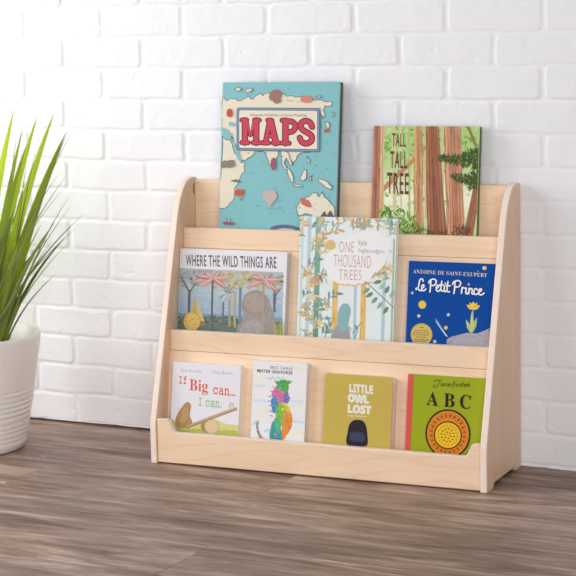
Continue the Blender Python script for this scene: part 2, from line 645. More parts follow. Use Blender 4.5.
class Art:
    """Flat printed shapes on a cover. Shapes are drawn in sheet units whose three reference corners are given, and mapped
    on to the cover in metres (x to the right, z up)."""

    def __init__(self, W, H, tl, tr, bl, wmap, d, y0=-0.00012):
        self.W, self.H, self.y = W, H, y0
        self.tl = tl
        ax, ay = tr[0] - tl[0], tr[1] - tl[1]
        bx, by = bl[0] - tl[0], bl[1] - tl[1]
        det = ax * by - ay * bx
        self.inv = (by / det, -bx / det, -ay / det, ax / det)
        self.wmap, self.d = wmap, d
        self.layers = {}
        self.held, self.cyc, self.base = False, None, y0
        self.cur = 'cover_picture'
        self.rr = random.Random(5)

    def to(self, p):
        dx, dy = p[0] - self.tl[0], p[1] - self.tl[1]
        s = self.inv[0] * dx + self.inv[1] * dy
        t = self.inv[2] * dx + self.inv[3] * dy
        return (s * self.wmap, self.H - t * self.d)

    def _buf(self):
        return self.layers.setdefault(self.cur, ([], [], []))

    def _step(self):
        if self.held:
            return
        if self.cyc is not None:
            self.cyc = (self.cyc + 1) % 14
            self.y = self.base - 2.5e-6 * (self.cyc + 1)
        else:
            self.y -= 2.5e-6

    def scatter(self, on):
        """small overlapping dabs share a few print layers"""
        if on:
            self.base, self.cyc = self.y, 0
        else:
            self.y, self.cyc = self.base - 2.5e-6 * 16, None

    def _emit(self, pts, cols):
        """pts: cover coords, cols: one colour or one per point"""
        V, Fc, C = self._buf()
        self._step()
        tris = tessellate_polygon([[Vector((p[0], p[1], 0)) for p in pts]])
        b0 = len(V)
        for i, p in enumerate(pts):
            V.append((p[0], self.y, p[1]))
            C.append(cols)
        for t in tris:
            a, b, c = (pts[i] for i in t)
            area = (b[0] - a[0]) * (c[1] - a[1]) - (b[1] - a[1]) * (c[0] - a[0])
            t = tuple(b0 + i for i in t)
            if abs(area) < 1e-12:
                continue
            Fc.append(t if area > 0 else t[::-1])

    def poly(self, pts, col, smooth=0, closed=True):
        if smooth:
            pts = smooth_line(pts, smooth, True)
        q = clip_rect([self.to(p) for p in pts], self.W, self.H, 0.0004)
        if len(q) >= 3:
            self._emit(q, lin(col))

    def stroke(self, pts, w, col, smooth=0, w1=None, cap=True):
        if smooth:
            pts = smooth_line(pts, smooth)
        w1 = w if w1 is None else w1
        nn = len(pts)
        Lp, Rp = [], []
        for i, p in enumerate(pts):
            a, b = pts[max(0, i - 1)], pts[min(nn - 1, i + 1)]
            dx, dy = b[0] - a[0], b[1] - a[1]
            l = math.hypot(dx, dy) or 1
            hw = (w + (w1 - w) * i / max(1, nn - 1)) / 2
            Lp.append((p[0] - dy / l * hw, p[1] + dx / l * hw))
            Rp.append((p[0] + dy / l * hw, p[1] - dx / l * hw))
        self._step()
        was, self.held = self.held, True
        for i in range(nn - 1):
            self.poly([Lp[i], Lp[i + 1], Rp[i + 1], Rp[i]], col)
        if cap and w > 3:
            ends = [(pts[0], w), (pts[-1], w1)] + ([(p, w * .96) for p in pts[1:-1]] if nn < 8 else [])
            for p, ww in ends:
                self.held = was
                self._step()
                self.held = True
                self.disc(p[0], p[1], ww / 2, ww / 2, col, 12)
        self.held = was

    def disc(self, cx, cy, rx, ry, col, n=28, rot=0.0, wob=0.0):
        pts = []
        for i in range(n):
            a = 2 * math.pi * i / n
            k = 1 + self.rr.uniform(-wob, wob)
            x, y = rx * k * math.cos(a), ry * k * math.sin(a)
            pts.append((cx + x * math.cos(rot) - y * math.sin(rot), cy + x * math.sin(rot) + y * math.cos(rot)))
        self.poly(pts, col)

    def leaf(self, x, y, ang, ln, wd, col):
        ca, sa = math.cos(ang), math.sin(ang)
        pts = []
        for t, k in ((0, 0), (.2, .7), (.45, 1), (.75, .65), (1, 0), (.75, -.65), (.45, -1), (.2, -.7)):
            a, b = t * ln, k * wd / 2
            pts.append((x + a * ca - b * sa, y + a * sa + b * ca))
        self.poly(pts, col)

    def star(self, x, y, r, col):
        self.poly([(x + (r if i % 2 == 0 else r * .5) * math.sin(i * math.pi / 5),
                    y - (r if i % 2 == 0 else r * .5) * math.cos(i * math.pi / 5)) for i in range(10)], col)

    def text(self, s, tl, tr, bl, col, offset=0.0, res=3, space=1.0):
        cu = bpy.data.curves.new('lettering', 'FONT')
        cu.body = s
        cu.resolution_u = res
        cu.offset = offset
        cu.space_character = space
        ob = bpy.data.objects.new('lettering', cu)
        COL.objects.link(ob)
        dg = bpy.context.evaluated_depsgraph_get()
        me = bpy.data.meshes.new_from_object(ob.evaluated_get(dg))
        xs = [v.co.x for v in me.vertices]
        ys = [v.co.y for v in me.vertices]
        x0, x1, y0, y1 = min(xs), max(xs), min(ys), max(ys)
        V, Fc, C = self._buf()
        self._step()
        b0 = len(V)
        c = lin(col)
        for v in me.vertices:
            s_, t_ = (v.co.x - x0) / (x1 - x0), (y1 - v.co.y) / (y1 - y0)
            p = self.to((tl[0] + (tr[0] - tl[0]) * s_ + (bl[0] - tl[0]) * t_, tl[1] + (tr[1] - tl[1]) * s_ + (bl[1] - tl[1]) * t_))
            V.append((p[0], self.y, p[1]))
            C.append(c)
        for p in me.polygons:
            f = [b0 + i for i in p.vertices]
            if p.normal.z < 0:
                f.reverse()
            Fc.append(tuple(f))
        bpy.data.objects.remove(ob)
        bpy.data.curves.remove(cu)
        bpy.data.meshes.remove(me)

    def ground(self, col):
        self.held = True
        q = [(0.0004, 0.0004), (self.W - 0.0004, 0.0004), (self.W - 0.0004, self.H - 0.0004), (0.0004, self.H - 0.0004)]
        self._emit(q, lin(col))
        self.held = False

    def build(self, parent):
        for name, (V, Fc, C) in self.layers.items():
            me = mesh_from(V, Fc, name)
            at = me.color_attributes.new('ink', 'FLOAT_COLOR', 'POINT')
            at.data.foreach_set('color', np.array(C, dtype=np.float32).ravel())
            link(name, me, INK, parent)


def bold_serif(s):
    out = ''
    for ch in s:
        if 'A' <= ch <= 'Z':
            out += chr(0x1D400 + ord(ch) - 65)
        elif 'a' <= ch <= 'z':
            out += chr(0x1D41A + ord(ch) - 97)
        else:
            out += ch
    return out


def bold_sans(s):
    out = ''
    for ch in s:
        if 'A' <= ch <= 'Z':
            out += chr(0x1D5D4 + ord(ch) - 65)
        elif 'a' <= ch <= 'z':
            out += chr(0x1D5EE + ord(ch) - 97)
        else:
            out += ch
    return out


def mono(s):
    out = ''
    for ch in s:
        if 'A' <= ch <= 'Z':
            out += chr(0x1D670 + ord(ch) - 65)
        elif 'a' <= ch <= 'z':
            out += chr(0x1D68A + ord(ch) - 97)
        else:
            out += ch
    return out


def script(s):
    out = ''
    for ch in s:
        if 'A' <= ch <= 'Z':
            out += chr(0x1D4D0 + ord(ch) - 65)
        elif 'a' <= ch <= 'z':
            out += chr(0x1D4EA + ord(ch) - 97)
        else:
            out += ch
    return out


# ------------------------------------------------------------------ books
PAPER = plain('page_paper', (228, 220, 205), 0.8, 0.2)
PAPER_W = plain('page_paper_white', (246, 243, 240), 0.7, 0.25)


def rounded(W, H, r, corners, n=5):
    """outline in (x,z) with chosen corners rounded: 'tl','tr','br','bl'"""
    out = []
    for nm, cx, cz, a0 in (('bl', 0, 0, 180), ('br', W, 0, 270), ('tr', W, H, 0), ('tl', 0, H, 90)):
        if nm in corners:
            ox = cx + (r if cx == 0 else -r)
            oz = cz + (r if cz == 0 else -r)
            for i in range(n + 1):
                a = math.radians(a0 + 90 * i / n)
                out.append((ox + r * math.cos(a), oz + r * math.sin(a)))
        else:
            out.append((cx, cz))
    return out


def book(label, x, y0, zf, ztop, W, t, lean, cover, back=None, spine=None, kind='hard', page=None, wrap=0.0, r=0.008, group=None):
    a = math.radians(lean)
    z0 = zf + t * math.sin(a) + 0.0003
    H = (ztop - z0) / math.cos(a)
    e_ = empty('picture_book', askew((x, y0, z0)), label, 'book', group or 'picture books facing out on the display shelf', (-a, 0, ROT))
    page = page or PAPER
    back = back or cover
    spine = spine or cover
    cb = 0.0024
    if kind == 'hard':
        for nm, ya, mt in (('front_cover', 0.0, cover), ('back_cover', t - cb, back)):
            o = link(nm, bm_to_mesh(box_bm(0.003, W, ya, ya + cb, 0, H)), mt, e_)
            bevel(o, 0.0006, 2)
        # gently rounded spine
        pts = []
        for i in range(9):
            an = math.pi * i / 8
            pts.append((0.0035 - 0.0034 * math.sin(an), t / 2 - (t / 2) * math.cos(an)))
        bm = bmesh.new()
        inner = [(p[0] + 0.0016, min(max(p[1], 0.0006), t - 0.0006)) for p in pts]
        ring = pts + inner[::-1]
        A = [bm.verts.new((p[0], p[1], 0)) for p in ring]
        B = [bm.verts.new((p[0], p[1], H)) for p in ring]
        bm.faces.new(A)
        bm.faces.new(B)
        for i in range(len(ring)):
            bm.faces.new((A[i], A[(i + 1) % len(ring)], B[(i + 1) % len(ring)], B[i]))
        if wrap:
            box_bm(0.0032, wrap, -0.0005, 0.0001, 0.0002, H - 0.0002, bm)
        link('spine', bm_to_mesh(bm), spine, e_)
        pb = link('page_block', bm_to_mesh(box_bm(0.006, W - 0.004, cb + 0.0001, t - cb - 0.0001, 0.004, H - 0.004)), page, e_)
        bevel(pb, 0.0005, 1)
    else:
        rc = ('tr', 'br')
        for nm, ya, yb_, mt, inset in (('front_cover', 0.0, 0.0016, cover, 0), ('back_cover', t - 0.0016, t, back, 0),
                                       ('page_block', 0.0017, t - 0.0017, page, 0.0006)):
            pts = [(p[0] + 0.002, p[1]) for p in rounded(W - 0.002, H, r, rc)]
            if inset:
                pts = [(min(p[0], W - inset) + (0.001 if p[0] < 0.01 else 0), min(max(p[1], inset), H - inset)) for p in pts]
            o = link(nm, bm_to_mesh(prism_bm(pts, 'y', ya, yb_)), mt, e_)
            bevel(o, 0.0004, 2, 60)
            if nm == 'page_block':
                pass
        sp = link('spine', bm_to_mesh(box_bm(0, 0.0021, 0.0006, t - 0.0006, 0.0001, H - 0.0001)), spine, e_)
        bevel(sp, 0.0005, 2)
    e_['height'] = H
    return e_, H


def sheet(W, H, px0, py0, sc, tl, tr, bl, wmap, ztop, zlow, lean):
    f = lambda p: ((p[0] - px0) * sc, (p[1] - py0) * sc)
    return Art(W, H, f(tl), f(tr), f(bl), wmap, (ztop - zlow) / math.cos(math.radians(lean)))


# y of a book's front lower edge when it leans flush on the sloping back of a tier
def tier1(t):
    return -0.1552 - (0.2303 - F1) * K - (t + 0.0012) / math.cos(math.radians(8.6)) + 0.0004


def tier2(t):
    return -0.0791 - (0.4396 - F2) * K - (t + 0.0012) / math.cos(math.radians(8.6)) + 0.0004


# ---- 1. teal atlas with the big red title
def b_atlas():
    cov = plain('teal_cloth_cover', (138, 196, 200), 0.6, 0.2)
    bk = plain('dark_teal_back', (78, 100, 100), 0.6, 0.3)
    W, t, lean, ztop = 0.2705, 0.018, 7.0, 0.7893
    e_, H = book('tall teal book with a cream world map and big red capitals, top tier', -0.6738, -0.0546, F3, ztop, W, t, lean,
                 cov, bk, cov, 'hard')
    A = sheet(W, H, 215, 75, 4.431, (223, 82.4), (340.2, 81.8), (218.9, 229.5), W, ztop, 0.4785, lean)
    rr = random.Random(21)
    A.ground((138, 196, 200))
    cream, ink = (236, 226, 205), (92, 104, 112)
    o = 332
    asia = [(38, 96), (62, 112), (90, 104), (122, 112), (150, 96), (162, 108), (192, 90), (206, 80), (216, 92), (242, 78), (300, 84), (330, 94),
            (362, 98), (402, 90), (440, 108), (480, 110), (522, 118), (512, 136), (490, 132), (482, 150), (490, 182), (478, 186), (470, 158),
            (462, 180), (462, 300), (420, o + 5), (372, o + 18), (362, o + 42), (352, o + 58), (346, o + 44), (330, o + 30), (318, o + 14), (300, o + 0), (286, o + 2),
            (276, o + 40), (258, o + 74), (242, o + 44), (230, o + 8), (182, o + 2), (164, o + 26), (136, o + 44), (118, o + 48), (104, o + 20),
            (96, o - 20), (84, o - 44), (76, o - 62), (36, o - 70)]
    africa = [(34, o - 62), (66, o - 46), (84, o - 8), (98, o + 26), (116, o + 54), (142, o + 58), (132, o + 88), (112, o + 128), (96, o + 160), (90, o + 192),
              (70, o + 232), (42, o + 260), (16, o + 268), (10, o + 268)]
    aus = [(372, o + 282), (366, o + 250), (380, o + 222), (402, o + 206), (428, o + 190), (452, o + 178), (466, o + 196), (480, o + 170), (490, o + 198),
           (520, o + 226), (536, o + 250), (528, o + 282), (500, o + 300), (440, o + 285), (410, o + 270)]
    isl = [[(324, o + 72), (344, o + 90), (356, o + 132), (346, o + 138), (330, o + 104)], [(384, o + 112), (404, o + 78), (412, o + 90), (404, o + 124), (388, o + 128)],
           [(462, o + 118), (492, o + 124), (524, o + 150), (520, o + 164), (492, o + 152), (470, o + 134)], [(300, o - 4), (330, o + 8), (346, o + 50), (350, o + 62), (340, o + 58), (322, o + 30), (314, o + 58), (324, o + 84), (312, o + 78), (302, o + 40)], [(352, o + 142), (392, o + 148), (390, o + 154), (356, o + 152)],
           [(412, o + 20), (424, o + 34), (422, o + 52), (414, o + 40)], [(426, o + 110), (436, o + 104), (434, o + 126), (426, o + 130)],
           [(118, o + 188), (134, o + 172), (128, o + 206), (118, o + 222)], [(500, 200), (512, 214), (506, 236), (498, 226)], [(520, 160), (530, 170), (524, 182)],
           [(88, 62), (110, 56), (124, 64), (104, 72)], [(140, 68), (158, 60), (172, 66), (150, 78)], [(450, 92), (470, 88), (476, 96), (456, 100)]]
    shapes = [jag(africa, 7, rr), jag(asia, 7, rr), jag(aus, 6, rr)] + [jag(i, 4, rr, 2) for i in isl]
    for s in shapes:
        A.poly(s, cream)
        for i in range(len(s)):
            A.stroke([s[i], s[(i + 1) % len(s)]], 2.6, ink, cap=False)
    # inland seas
    for pts in ([(60, 214), (76, 206), (96, 214), (90, 226), (66, 228)], [(32, 236), (58, 240), (82, 262), (76, 286), (52, 282), (30, 268)],
                [(78, 292), (86, 294), (124, 384), (116, 386), (98, 352)], [(112, 296), (124, 300), (138, 330), (128, 332)]):
        A.poly(jag(pts, 4, rr, 2), (138, 196, 200))
    # short wave ticks over the sea
    A.scatter(True)
    for _ in range(90):
        x, y = rr.uniform(60, 540), rr.uniform(45, 690)
        if rr.random() < .7 and (x < 300 and 90 < y < o):
            continue
        if x < 140 and y < o + 200:
            continue
        A.stroke([(x, y), (x + rr.uniform(4, 12), y - rr.uniform(-4, 5))], 2.2, (88, 146, 156), cap=False)
    A.scatter(False)
    # plain colour dabs where the map carries small pictures
    A.poly(jag([(246, 84), (262, 68), (288, 66), (302, 84), (300, 118), (282, 126), (268, 122), (250, 112)], 5, rr, 2), (164, 122, 108))
    A.disc(410, 106, 27, 16, (222, 138, 118), wob=.05)
    A.disc(68, 168, 14, 19, (196, 92, 74), wob=.06)
    A.poly(jag([(26, o + 52), (60, o + 48), (90, o + 44), (92, o + 70), (70, o + 80), (34, o + 82)], 4, rr, 2), (142, 132, 128))
    A.disc(112, o + 188, 22, 16, (204, 96, 72), wob=.08)
    A.disc(98, o + 136, 22, 6, (110, 130, 100), wob=.2)
    A.disc(266, o + 58, 13, 28, (160, 96, 118), wob=.05)
    A.poly(jag([(218, o + 180), (240, o + 174), (270, o + 172), (282, o + 196), (266, o + 222), (248, o + 248), (238, o + 228), (220, o + 208)], 5, rr, 2), (204, 184, 176))
    A.poly(jag([(384, o + 204), (402, o + 202), (424, o + 216), (436, o + 240), (414, o + 242), (390, o + 228)], 4, rr, 2), (206, 116, 90))
    A.disc(498, 242, 12, 8, (198, 102, 74), wob=.1)
    A.poly([(36, o + 318), (94, o + 320), (86, o + 332), (44, o + 332)], (170, 92, 112))
    A.stroke([(56, o + 318), (56, o + 300)], 3, (120, 110, 110))
    A.stroke([(74, o + 318), (74, o + 302)], 3, (120, 110, 110))
    A.disc(318, o + 344, 66, 22, (108, 112, 138), wob=.03)
    A.disc(322, o + 352, 50, 14, (222, 214, 204), wob=.03)
    A.poly([(470, o + 284), (490, o + 256), (500, o + 276), (516, o + 252), (534, o + 284)], (110, 96, 96))

    def rrect(x0, y0, x1, y1, r, col):
        pts = []
        for cx, cy, a0 in ((x0 + r, y0 + r, 180), (x1 - r, y0 + r, 270), (x1 - r, y1 - r, 0), (x0 + r, y1 - r, 90)):
            for i in range(6):
                a = math.radians(a0 + 18 * i)
                pts.append((cx + r * math.cos(a), cy + r * math.sin(a)))
        A.poly(pts, col)
    A.cur = 'title_plate'
    rrect(100, 144, 470, 334, 12, (92, 104, 128))
    rrect(103, 147, 467, 331, 10, (126, 160, 182))
    rrect(109, 153, 461, 325, 8, (98, 112, 138))
    rrect(112, 156, 458, 322, 7, (238, 228, 208))
    A.cur = 'title'
    strokes = [
        # M
        ([(138, 200), (138, 298)], 21), ([(189, 200), (189, 298)], 21), ([(142, 202), (163, 262), (185, 202)], 17),
        ([(124, 298), (153, 298)], 14), ([(175, 298), (204, 298)], 14), ([(124, 199), (146, 199)], 14), ([(181, 199), (203, 199)], 14),
        # A
        ([(249, 204), (230, 298)], 17), ([(254, 202), (277, 298)], 22), ([(238, 268), (270, 268)], 11), ([(218, 298), (244, 298)], 14),
        ([(265, 298), (290, 298)], 14), ([(240, 199), (258, 199)], 14),
        # P
        ([(319, 200), (319, 298)], 21), ([(304, 298), (336, 298)], 14), ([(304, 199), (330, 199)], 14)]
    curves = [([(322, 204), (348, 204), (364, 224), (350, 246), (322, 250)], 18),
              ([(436, 226), (427, 207), (405, 200), (386, 214), (392, 236), (412, 249), (433, 264), (433, 286), (412, 298), (392, 292), (382, 274)], 19)]
    for grow, col in ((9, (98, 54, 68)), (0, (208, 72, 92))):
        for pts, w_ in strokes:
            A.stroke(pts, w_ + grow, col)
        for pts, w_ in curves:
            A.stroke(pts, w_ + grow, col, 5)
    A.cur = 'author_line'
    A.text('Aleksandra Mizieli\u0144ska and Daniel Mizieli\u0144ski', (160, 168), (412, 168), (160, 182), (176, 132, 112))
    A.build(e_)


# ---- 2. forest trunks book
def b_forest():
    cov = plain('forest_cover', (206, 222, 164), 0.4)
    bk = plain('forest_back', (92, 118, 72), 0.4)
    W, t, lean, ztop = 0.2286, 0.0145, 7.0, 0.6992
    e_, H = book('forest book with reddish tree trunks and dark spruce boughs on its cover, top tier', -0.3267, -0.0510, F3, ztop, W, t, lean,
                 cov, bk, plain('bark_spine', (134, 96, 80), 0.4), 'hard')
    A = sheet(W, H, 370, 120, 4.8, (373.9, 125.8), (480, 125.3), (371, 217), W, ztop, 0.5138, lean)
    rr = random.Random(9)
    A.ground((206, 222, 164))
    # soft green distance
    A.scatter(True)
    for k in range(24):
        y = 20 + k * 24
        t_ = k / 23
        gl = math.exp(-((t_ - .62) / .22) ** 2)
        c = tuple(a + (b - a) * gl for a, b in zip((184, 216, 138), (244, 246, 216)))
        A.poly([(0, y), (560, y), (560, y + 25), (0, y + 25)], c)
    A.scatter(False)
    A.scatter(True)
    for k in range(330):
        x, y = rr.uniform(60, 540), rr.choice((rr.uniform(20, 200), rr.uniform(60, 420)))
        g = rr.random()
        c = (118 + 90 * g, 172 + 58 * g, 74 + 90 * g)
        A.disc(x, y, rr.uniform(5, 15), rr.uniform(4, 10), c, 8, rr.uniform(0, 3), .2)
    A.scatter(False)
    for x, w_, c in ((118, 16, (216, 206, 160)), (150, 10, (222, 216, 170)), (190, 10, (190, 196, 130)), (268, 10, (206, 200, 150)), (350, 14, (214, 206, 160))):
        A.stroke([(x, 20), (x + 3, 470)], w_, c, cap=False)
    A.stroke([(30, 366), (215, 186), (300, 96)], 24, (196, 148, 106), w1=12)

    def trunk(tx0, tx1, bx0, bx1, base, n_, ytop=15, ybot=600, flare=0):
        A.poly([(tx0, ytop), (tx1, ytop), ((tx1 * .45 + bx1 * .55), 330), (bx1, ybot - 80), (bx1 + flare, ybot), (bx0 - flare, ybot), (bx0, ybot - 80), ((tx0 * .45 + bx0 * .55), 330)], base)
        A.scatter(True)
        for i in range(n_):
            s = rr.random()
            g = rr.uniform(.84, 1.16)
            c = tuple(min(255, v * g) for v in base)
            y0 = rr.uniform(ytop, ybot - 160)
            y1 = y0 + rr.uniform(60, 230)
            f = lambda y: (tx0 + (tx1 - tx0) * s) + ((bx0 + (bx1 - bx0) * s) - (tx0 + (tx1 - tx0) * s)) * (y - ytop) / (ybot - ytop)
            A.stroke([(f(y0), y0), (f((y0 + y1) / 2) + rr.uniform(-1.5, 1.5), (y0 + y1) / 2), (f(y1), y1)], rr.uniform(3, 7), c, cap=False)
        A.scatter(False)
        for s, k, w_ in ((.12, 1.28, .16), (.9, 1.22, .14), (.3, 1.14, .12), (.72, 1.12, .12)):
            xa, xb = tx0 + (tx1 - tx0) * s, bx0 + (bx1 - bx0) * s
            c = tuple(min(245, v * k + 8) for v in base)
            A.stroke([(xa, ytop), (xa * .45 + xb * .55, 330), (xb, ybot)], (tx1 - tx0) * w_, c, cap=False)
        A.scatter(True)
        for i in range(n_):
            s = rr.random()
            c = tuple(min(255, v * rr.uniform(.9, 1.25)) for v in base)
            y0 = rr.uniform(ytop, ybot - 100)
            f = lambda y: (tx0 + (tx1 - tx0) * s) + ((bx0 - tx0) * (1 - s) + (bx1 - tx1) * s) * (y - ytop) / (ybot - ytop)
            A.stroke([(f(y0), y0), (f(y0 + 60), y0 + 60)], rr.uniform(1.5, 4), c, cap=False)
        A.scatter(False)
    trunk(16, 54, 0, 40, (160, 108, 88), 40)
    trunk(56, 72, 44, 66, (204, 168, 132), 14)
    trunk(216, 254, 216, 262, (190, 142, 98), 50)
    trunk(272, 332, 280, 372, (148, 96, 72), 90, flare=12)
    trunk(360, 436, 376, 458, (178, 128, 100), 100, flare=14)
    A.stroke([(470, 20), (512, 120)], 12, (150, 130, 86), cap=False)
    A.stroke([(524, 270), (470, 560)], 34, (158, 112, 84), w1=44, cap=False)
    A.scatter(True)
    for i in range(16):
        s = rr.uniform(-14, 14)
        A.stroke([(524 + s, 280), (470 + s, 560)], 3, tuple(v * rr.uniform(.75, 1.2) for v in (158, 112, 84)), cap=False)
    A.scatter(False)
    # fern bank at the lower left
    A.scatter(True)
    for i in range(150):
        x, y = rr.uniform(36, 262), rr.uniform(430, 580)
        if y < 430 + max(0, (x - 150)) * .8:
            continue
        g = rr.random()
        a = rr.uniform(-2.8, -.3)
        A.leaf(x, y, a, rr.uniform(22, 46), rr.uniform(5, 10), (62 + 84 * g, 118 + 72 * g, 36 + 44 * g))
    A.scatter(False)
    A.scatter(True)
    for i in range(70):
        A.leaf(rr.uniform(400, 480), rr.uniform(510, 570), rr.uniform(-2.6, -.5), rr.uniform(14, 30), 6,
               rr.choice(((110, 58, 62), (92, 92, 52), (140, 84, 70), (80, 106, 50))))
    A.scatter(False)
    A.scatter(True)
    for i in range(40):
        A.leaf(rr.uniform(280, 380), rr.uniform(530, 575), rr.uniform(-2.6, -.5), rr.uniform(12, 24), 6, rr.choice(((92, 70, 46), (96, 112, 58))))
    A.scatter(False)
    # spruce boughs
    for bx0, by0, bx1, by1, nn in ((534, 200, 334, 176, 260), (534, 150, 400, 180, 120), (534, 286, 396, 262, 190), (534, 250, 470, 268, 60), (520, 300, 470, 306, 30)):
        A.scatter(True)
        for i in range(nn):
            t_ = rr.random()
            x, y = bx0 + (bx1 - bx0) * t_, by0 + (by1 - by0) * t_ + rr.uniform(-9, 9)
            g = rr.random()
            A.leaf(x, y, rr.choice((-1, 1)) * rr.uniform(.7, 1.5) + math.pi, rr.uniform(14, 40) * (1.1 - .6 * t_), 5, (46 + 62 * g, 66 + 62 * g, 34 + 34 * g))
        A.scatter(False)
    A.cur = 'title'
    br = (112, 70, 50)
    A.text('TALL', (110, 62), (176, 63), (109, 126), br, .010, space=1.14)
    A.text('TALL', (100, 148), (183, 149), (99, 229), br, .010, space=1.14)
    A.text('TREE', (85, 251), (190, 253), (84, 352), br, .010, space=1.14)
    A.build(e_)


# ---- 3. landscape book with the pink palms
def b_palms():
    cov = plain('white_jacket', (236, 234, 238), 0.4)
    W, t, lean, ztop = 0.2512, 0.018, 8.8, 0.4410
    e_, H = book('wide book with a white title band, pink palms and a gold medal, middle tier', -0.7440, tier2(0.018), F2, ztop, W, t,
                 lean, cov, plain('grey_back_cover', (196, 188, 182), 0.5), cov, 'hard', PAPER_W)
    A = sheet(W, H, 165, 210, 4.114, (179.6, 248.4), (287.8, 253.3), (177.6, 329.6), W, ztop, 0.2706, lean)
    rr = random.Random(31)
    A.ground((236, 234, 238))
    sl = lambda x, y: (x, y + (x - 60) * .045)
    quad = lambda x0, y0, x1, y1, c: A.poly([sl(x0, y0), sl(x1, y0), sl(x1, y1), sl(x0, y1)], c)
    quad(54, 240, 490, 640, (178, 192, 202))
    for i in range(8):
        quad(54, 300 + i * 16, 490, 318 + i * 16, tuple(a + (b - a) * i / 7 for a, b in zip((188, 202, 210), (160, 186, 208))))
    quad(54, 424, 490, 446, (138, 160, 176))
    quad(54, 440, 490, 640, (132, 146, 140))
    quad(54, 462, 490, 640, (112, 126, 116))
    A.scatter(True)
    for i in range(220):
        x = rr.uniform(60, 486)
        y = rr.uniform(250, 300) if rr.random() < .7 else rr.uniform(290, 320)
        g = rr.uniform(-18, 18)
        c = (168 + g, 170 + g, 166 + g) if x < 170 else (rr.choice(((196, 188, 138), (182, 176, 132), (208, 200, 152))) if 210 < x < 400 else rr.choice(((184, 176, 138), (166, 166, 140))))
        A.disc(x, y + (x - 60) * .03, rr.uniform(5, 13), rr.uniform(4, 9), c, 8, wob=.2)
    A.scatter(False)
    A.scatter(True)
    for i in range(120):
        g = rr.uniform(-16, 16)
        x = rr.uniform(60, 486)
        A.disc(x, rr.uniform(430, 470) + (x - 60) * .045, rr.uniform(5, 14), rr.uniform(3, 7), (104 + g, 122 + g, 106 + g), 8, wob=.2)
    A.scatter(False)
    A.scatter(True)
    for i in range(260):
        x, y = rr.uniform(60, 486), rr.uniform(300, 425)
        A.stroke([(x, y), (x + rr.uniform(6, 18), y + rr.uniform(-3, 4))], 2.2, rr.choice(((168, 184, 196), (196, 208, 214), (154, 176, 194), (206, 210, 206))), cap=False)
    A.scatter(False)
    tr = lambda x, y0, y1, w_, c: A.stroke([(x, y0), (x - 1, (y0 + y1) / 2), (x + 1, y1)], w_, c, cap=False)
    tr(103, 330, 500, 11, (108, 108, 112))
    A.stroke([(103, 340), (80, 300), (66, 276)], 7, (108, 108, 112), w1=3)
    A.stroke([(104, 340), (124, 310), (130, 286)], 6, (108, 108, 112), w1=3)
    tr(246, 380, 478, 7, (118, 116, 112))
    tr(272, 350, 480, 9, (176, 156, 128))
    tr(294, 340, 484, 9, (186, 166, 132))
    tr(316, 320, 486, 10, (122, 134, 152))
    tr(456, 330, 420, 10, (112, 116, 128))
    A.stroke([(456, 400), (462, 350), (482, 322)], 7, (112, 116, 128), w1=3)
    for ang in (-2.9, -2.4, -1.9, -1.3, -.8, -.3, 2.6, .3, .9, 2.1):
        A.leaf(258, 346, ang, 44 + rr.uniform(-6, 8), 9, rr.choice(((206, 210, 204), (150, 160, 156), (184, 192, 186))))
    # yellow sail
    A.poly([(128, 352), (108, 448), (138, 452)], (206, 184, 96))
    A.poly([(132, 358), (170, 462), (140, 456)], (222, 200, 118))
    A.poly([(106, 458), (176, 466), (166, 480), (116, 478)], (170, 128, 104))
    # grey boulder under the right palm
    A.poly([(296, 640), (304, 492), (322, 462), (330, 430), (322, 392), (336, 352), (366, 332), (398, 334), (424, 356), (444, 400), (458, 452), (462, 640)], (162, 152, 148), 5)
    A.poly([(334, 372), (356, 346), (394, 346), (412, 376), (402, 410), (366, 420), (340, 404)], (176, 160, 150), 5)
    A.poly([(318, 520), (332, 470), (372, 452), (402, 468), (404, 520)], (174, 168, 166), 5)
    A.scatter(True)
    for i in range(60):
        x, y = rr.uniform(324, 446), rr.uniform(350, 515)
        A.stroke([(x, y), (x + rr.uniform(-8, 8), y + rr.uniform(6, 14))], 2, rr.choice(((138, 128, 126), (186, 178, 172))), cap=False)
    A.scatter(False)
    A.scatter(True)
    for i in range(40):
        x = rr.uniform(458, 500)
        A.stroke([(x, 520), (x + rr.uniform(-8, 10), rr.uniform(448, 490))], 3, rr.choice(((196, 188, 108), (168, 168, 100), (142, 152, 96))), w1=1, cap=False)
    A.scatter(False)
    # two palms with pink fronds
    tr(200, 290, 505, 8, (112, 104, 106))
    tr(411, 290, 520, 8, (178, 160, 142))
    pk = ((204, 156, 152), (186, 132, 132), (222, 184, 178))
    for cx, cy, ends in ((203, 284, ((108, 300), (120, 270), (168, 258), (236, 252), (278, 280), (262, 326), (146, 318))),
                         (414, 290, ((336, 322), (350, 274), (388, 262), (440, 262), (486, 290), (472, 342), (444, 330)))):
        for k, (ex, ey) in enumerate(ends):
            ang = math.atan2(ey - cy, ex - cx)
            ln = math.hypot(ex - cx, ey - cy)
            A.leaf(cx, cy, ang, ln, 23, pk[k % 2])
            A.leaf(cx, cy - 3, ang, ln * .96, 9, pk[2])
    A.cur = 'title'
    A.text('WHERE THE WILD THINGS ARE', (84, 184), (460, 196), (86, 231), (104, 100, 106), .012, space=1.12)
    A.build(e_)
    # embossed gold medal sticker
    cx, cz = A.to((117, 460))
    bm = bmesh.new()
    r0 = 0.0205
    ringv = []
    for rr_, yy in ((r0, -0.0012), (r0, -0.0016), (r0 * .95, -0.0019), (r0 * .88, -0.0016), (r0 * .6, -0.0019)):
        ringv.append([bm.verts.new((cx + rr_ * math.cos(2 * math.pi * i / 40), yy, cz + rr_ * math.sin(2 * math.pi * i / 40))) for i in range(40)])
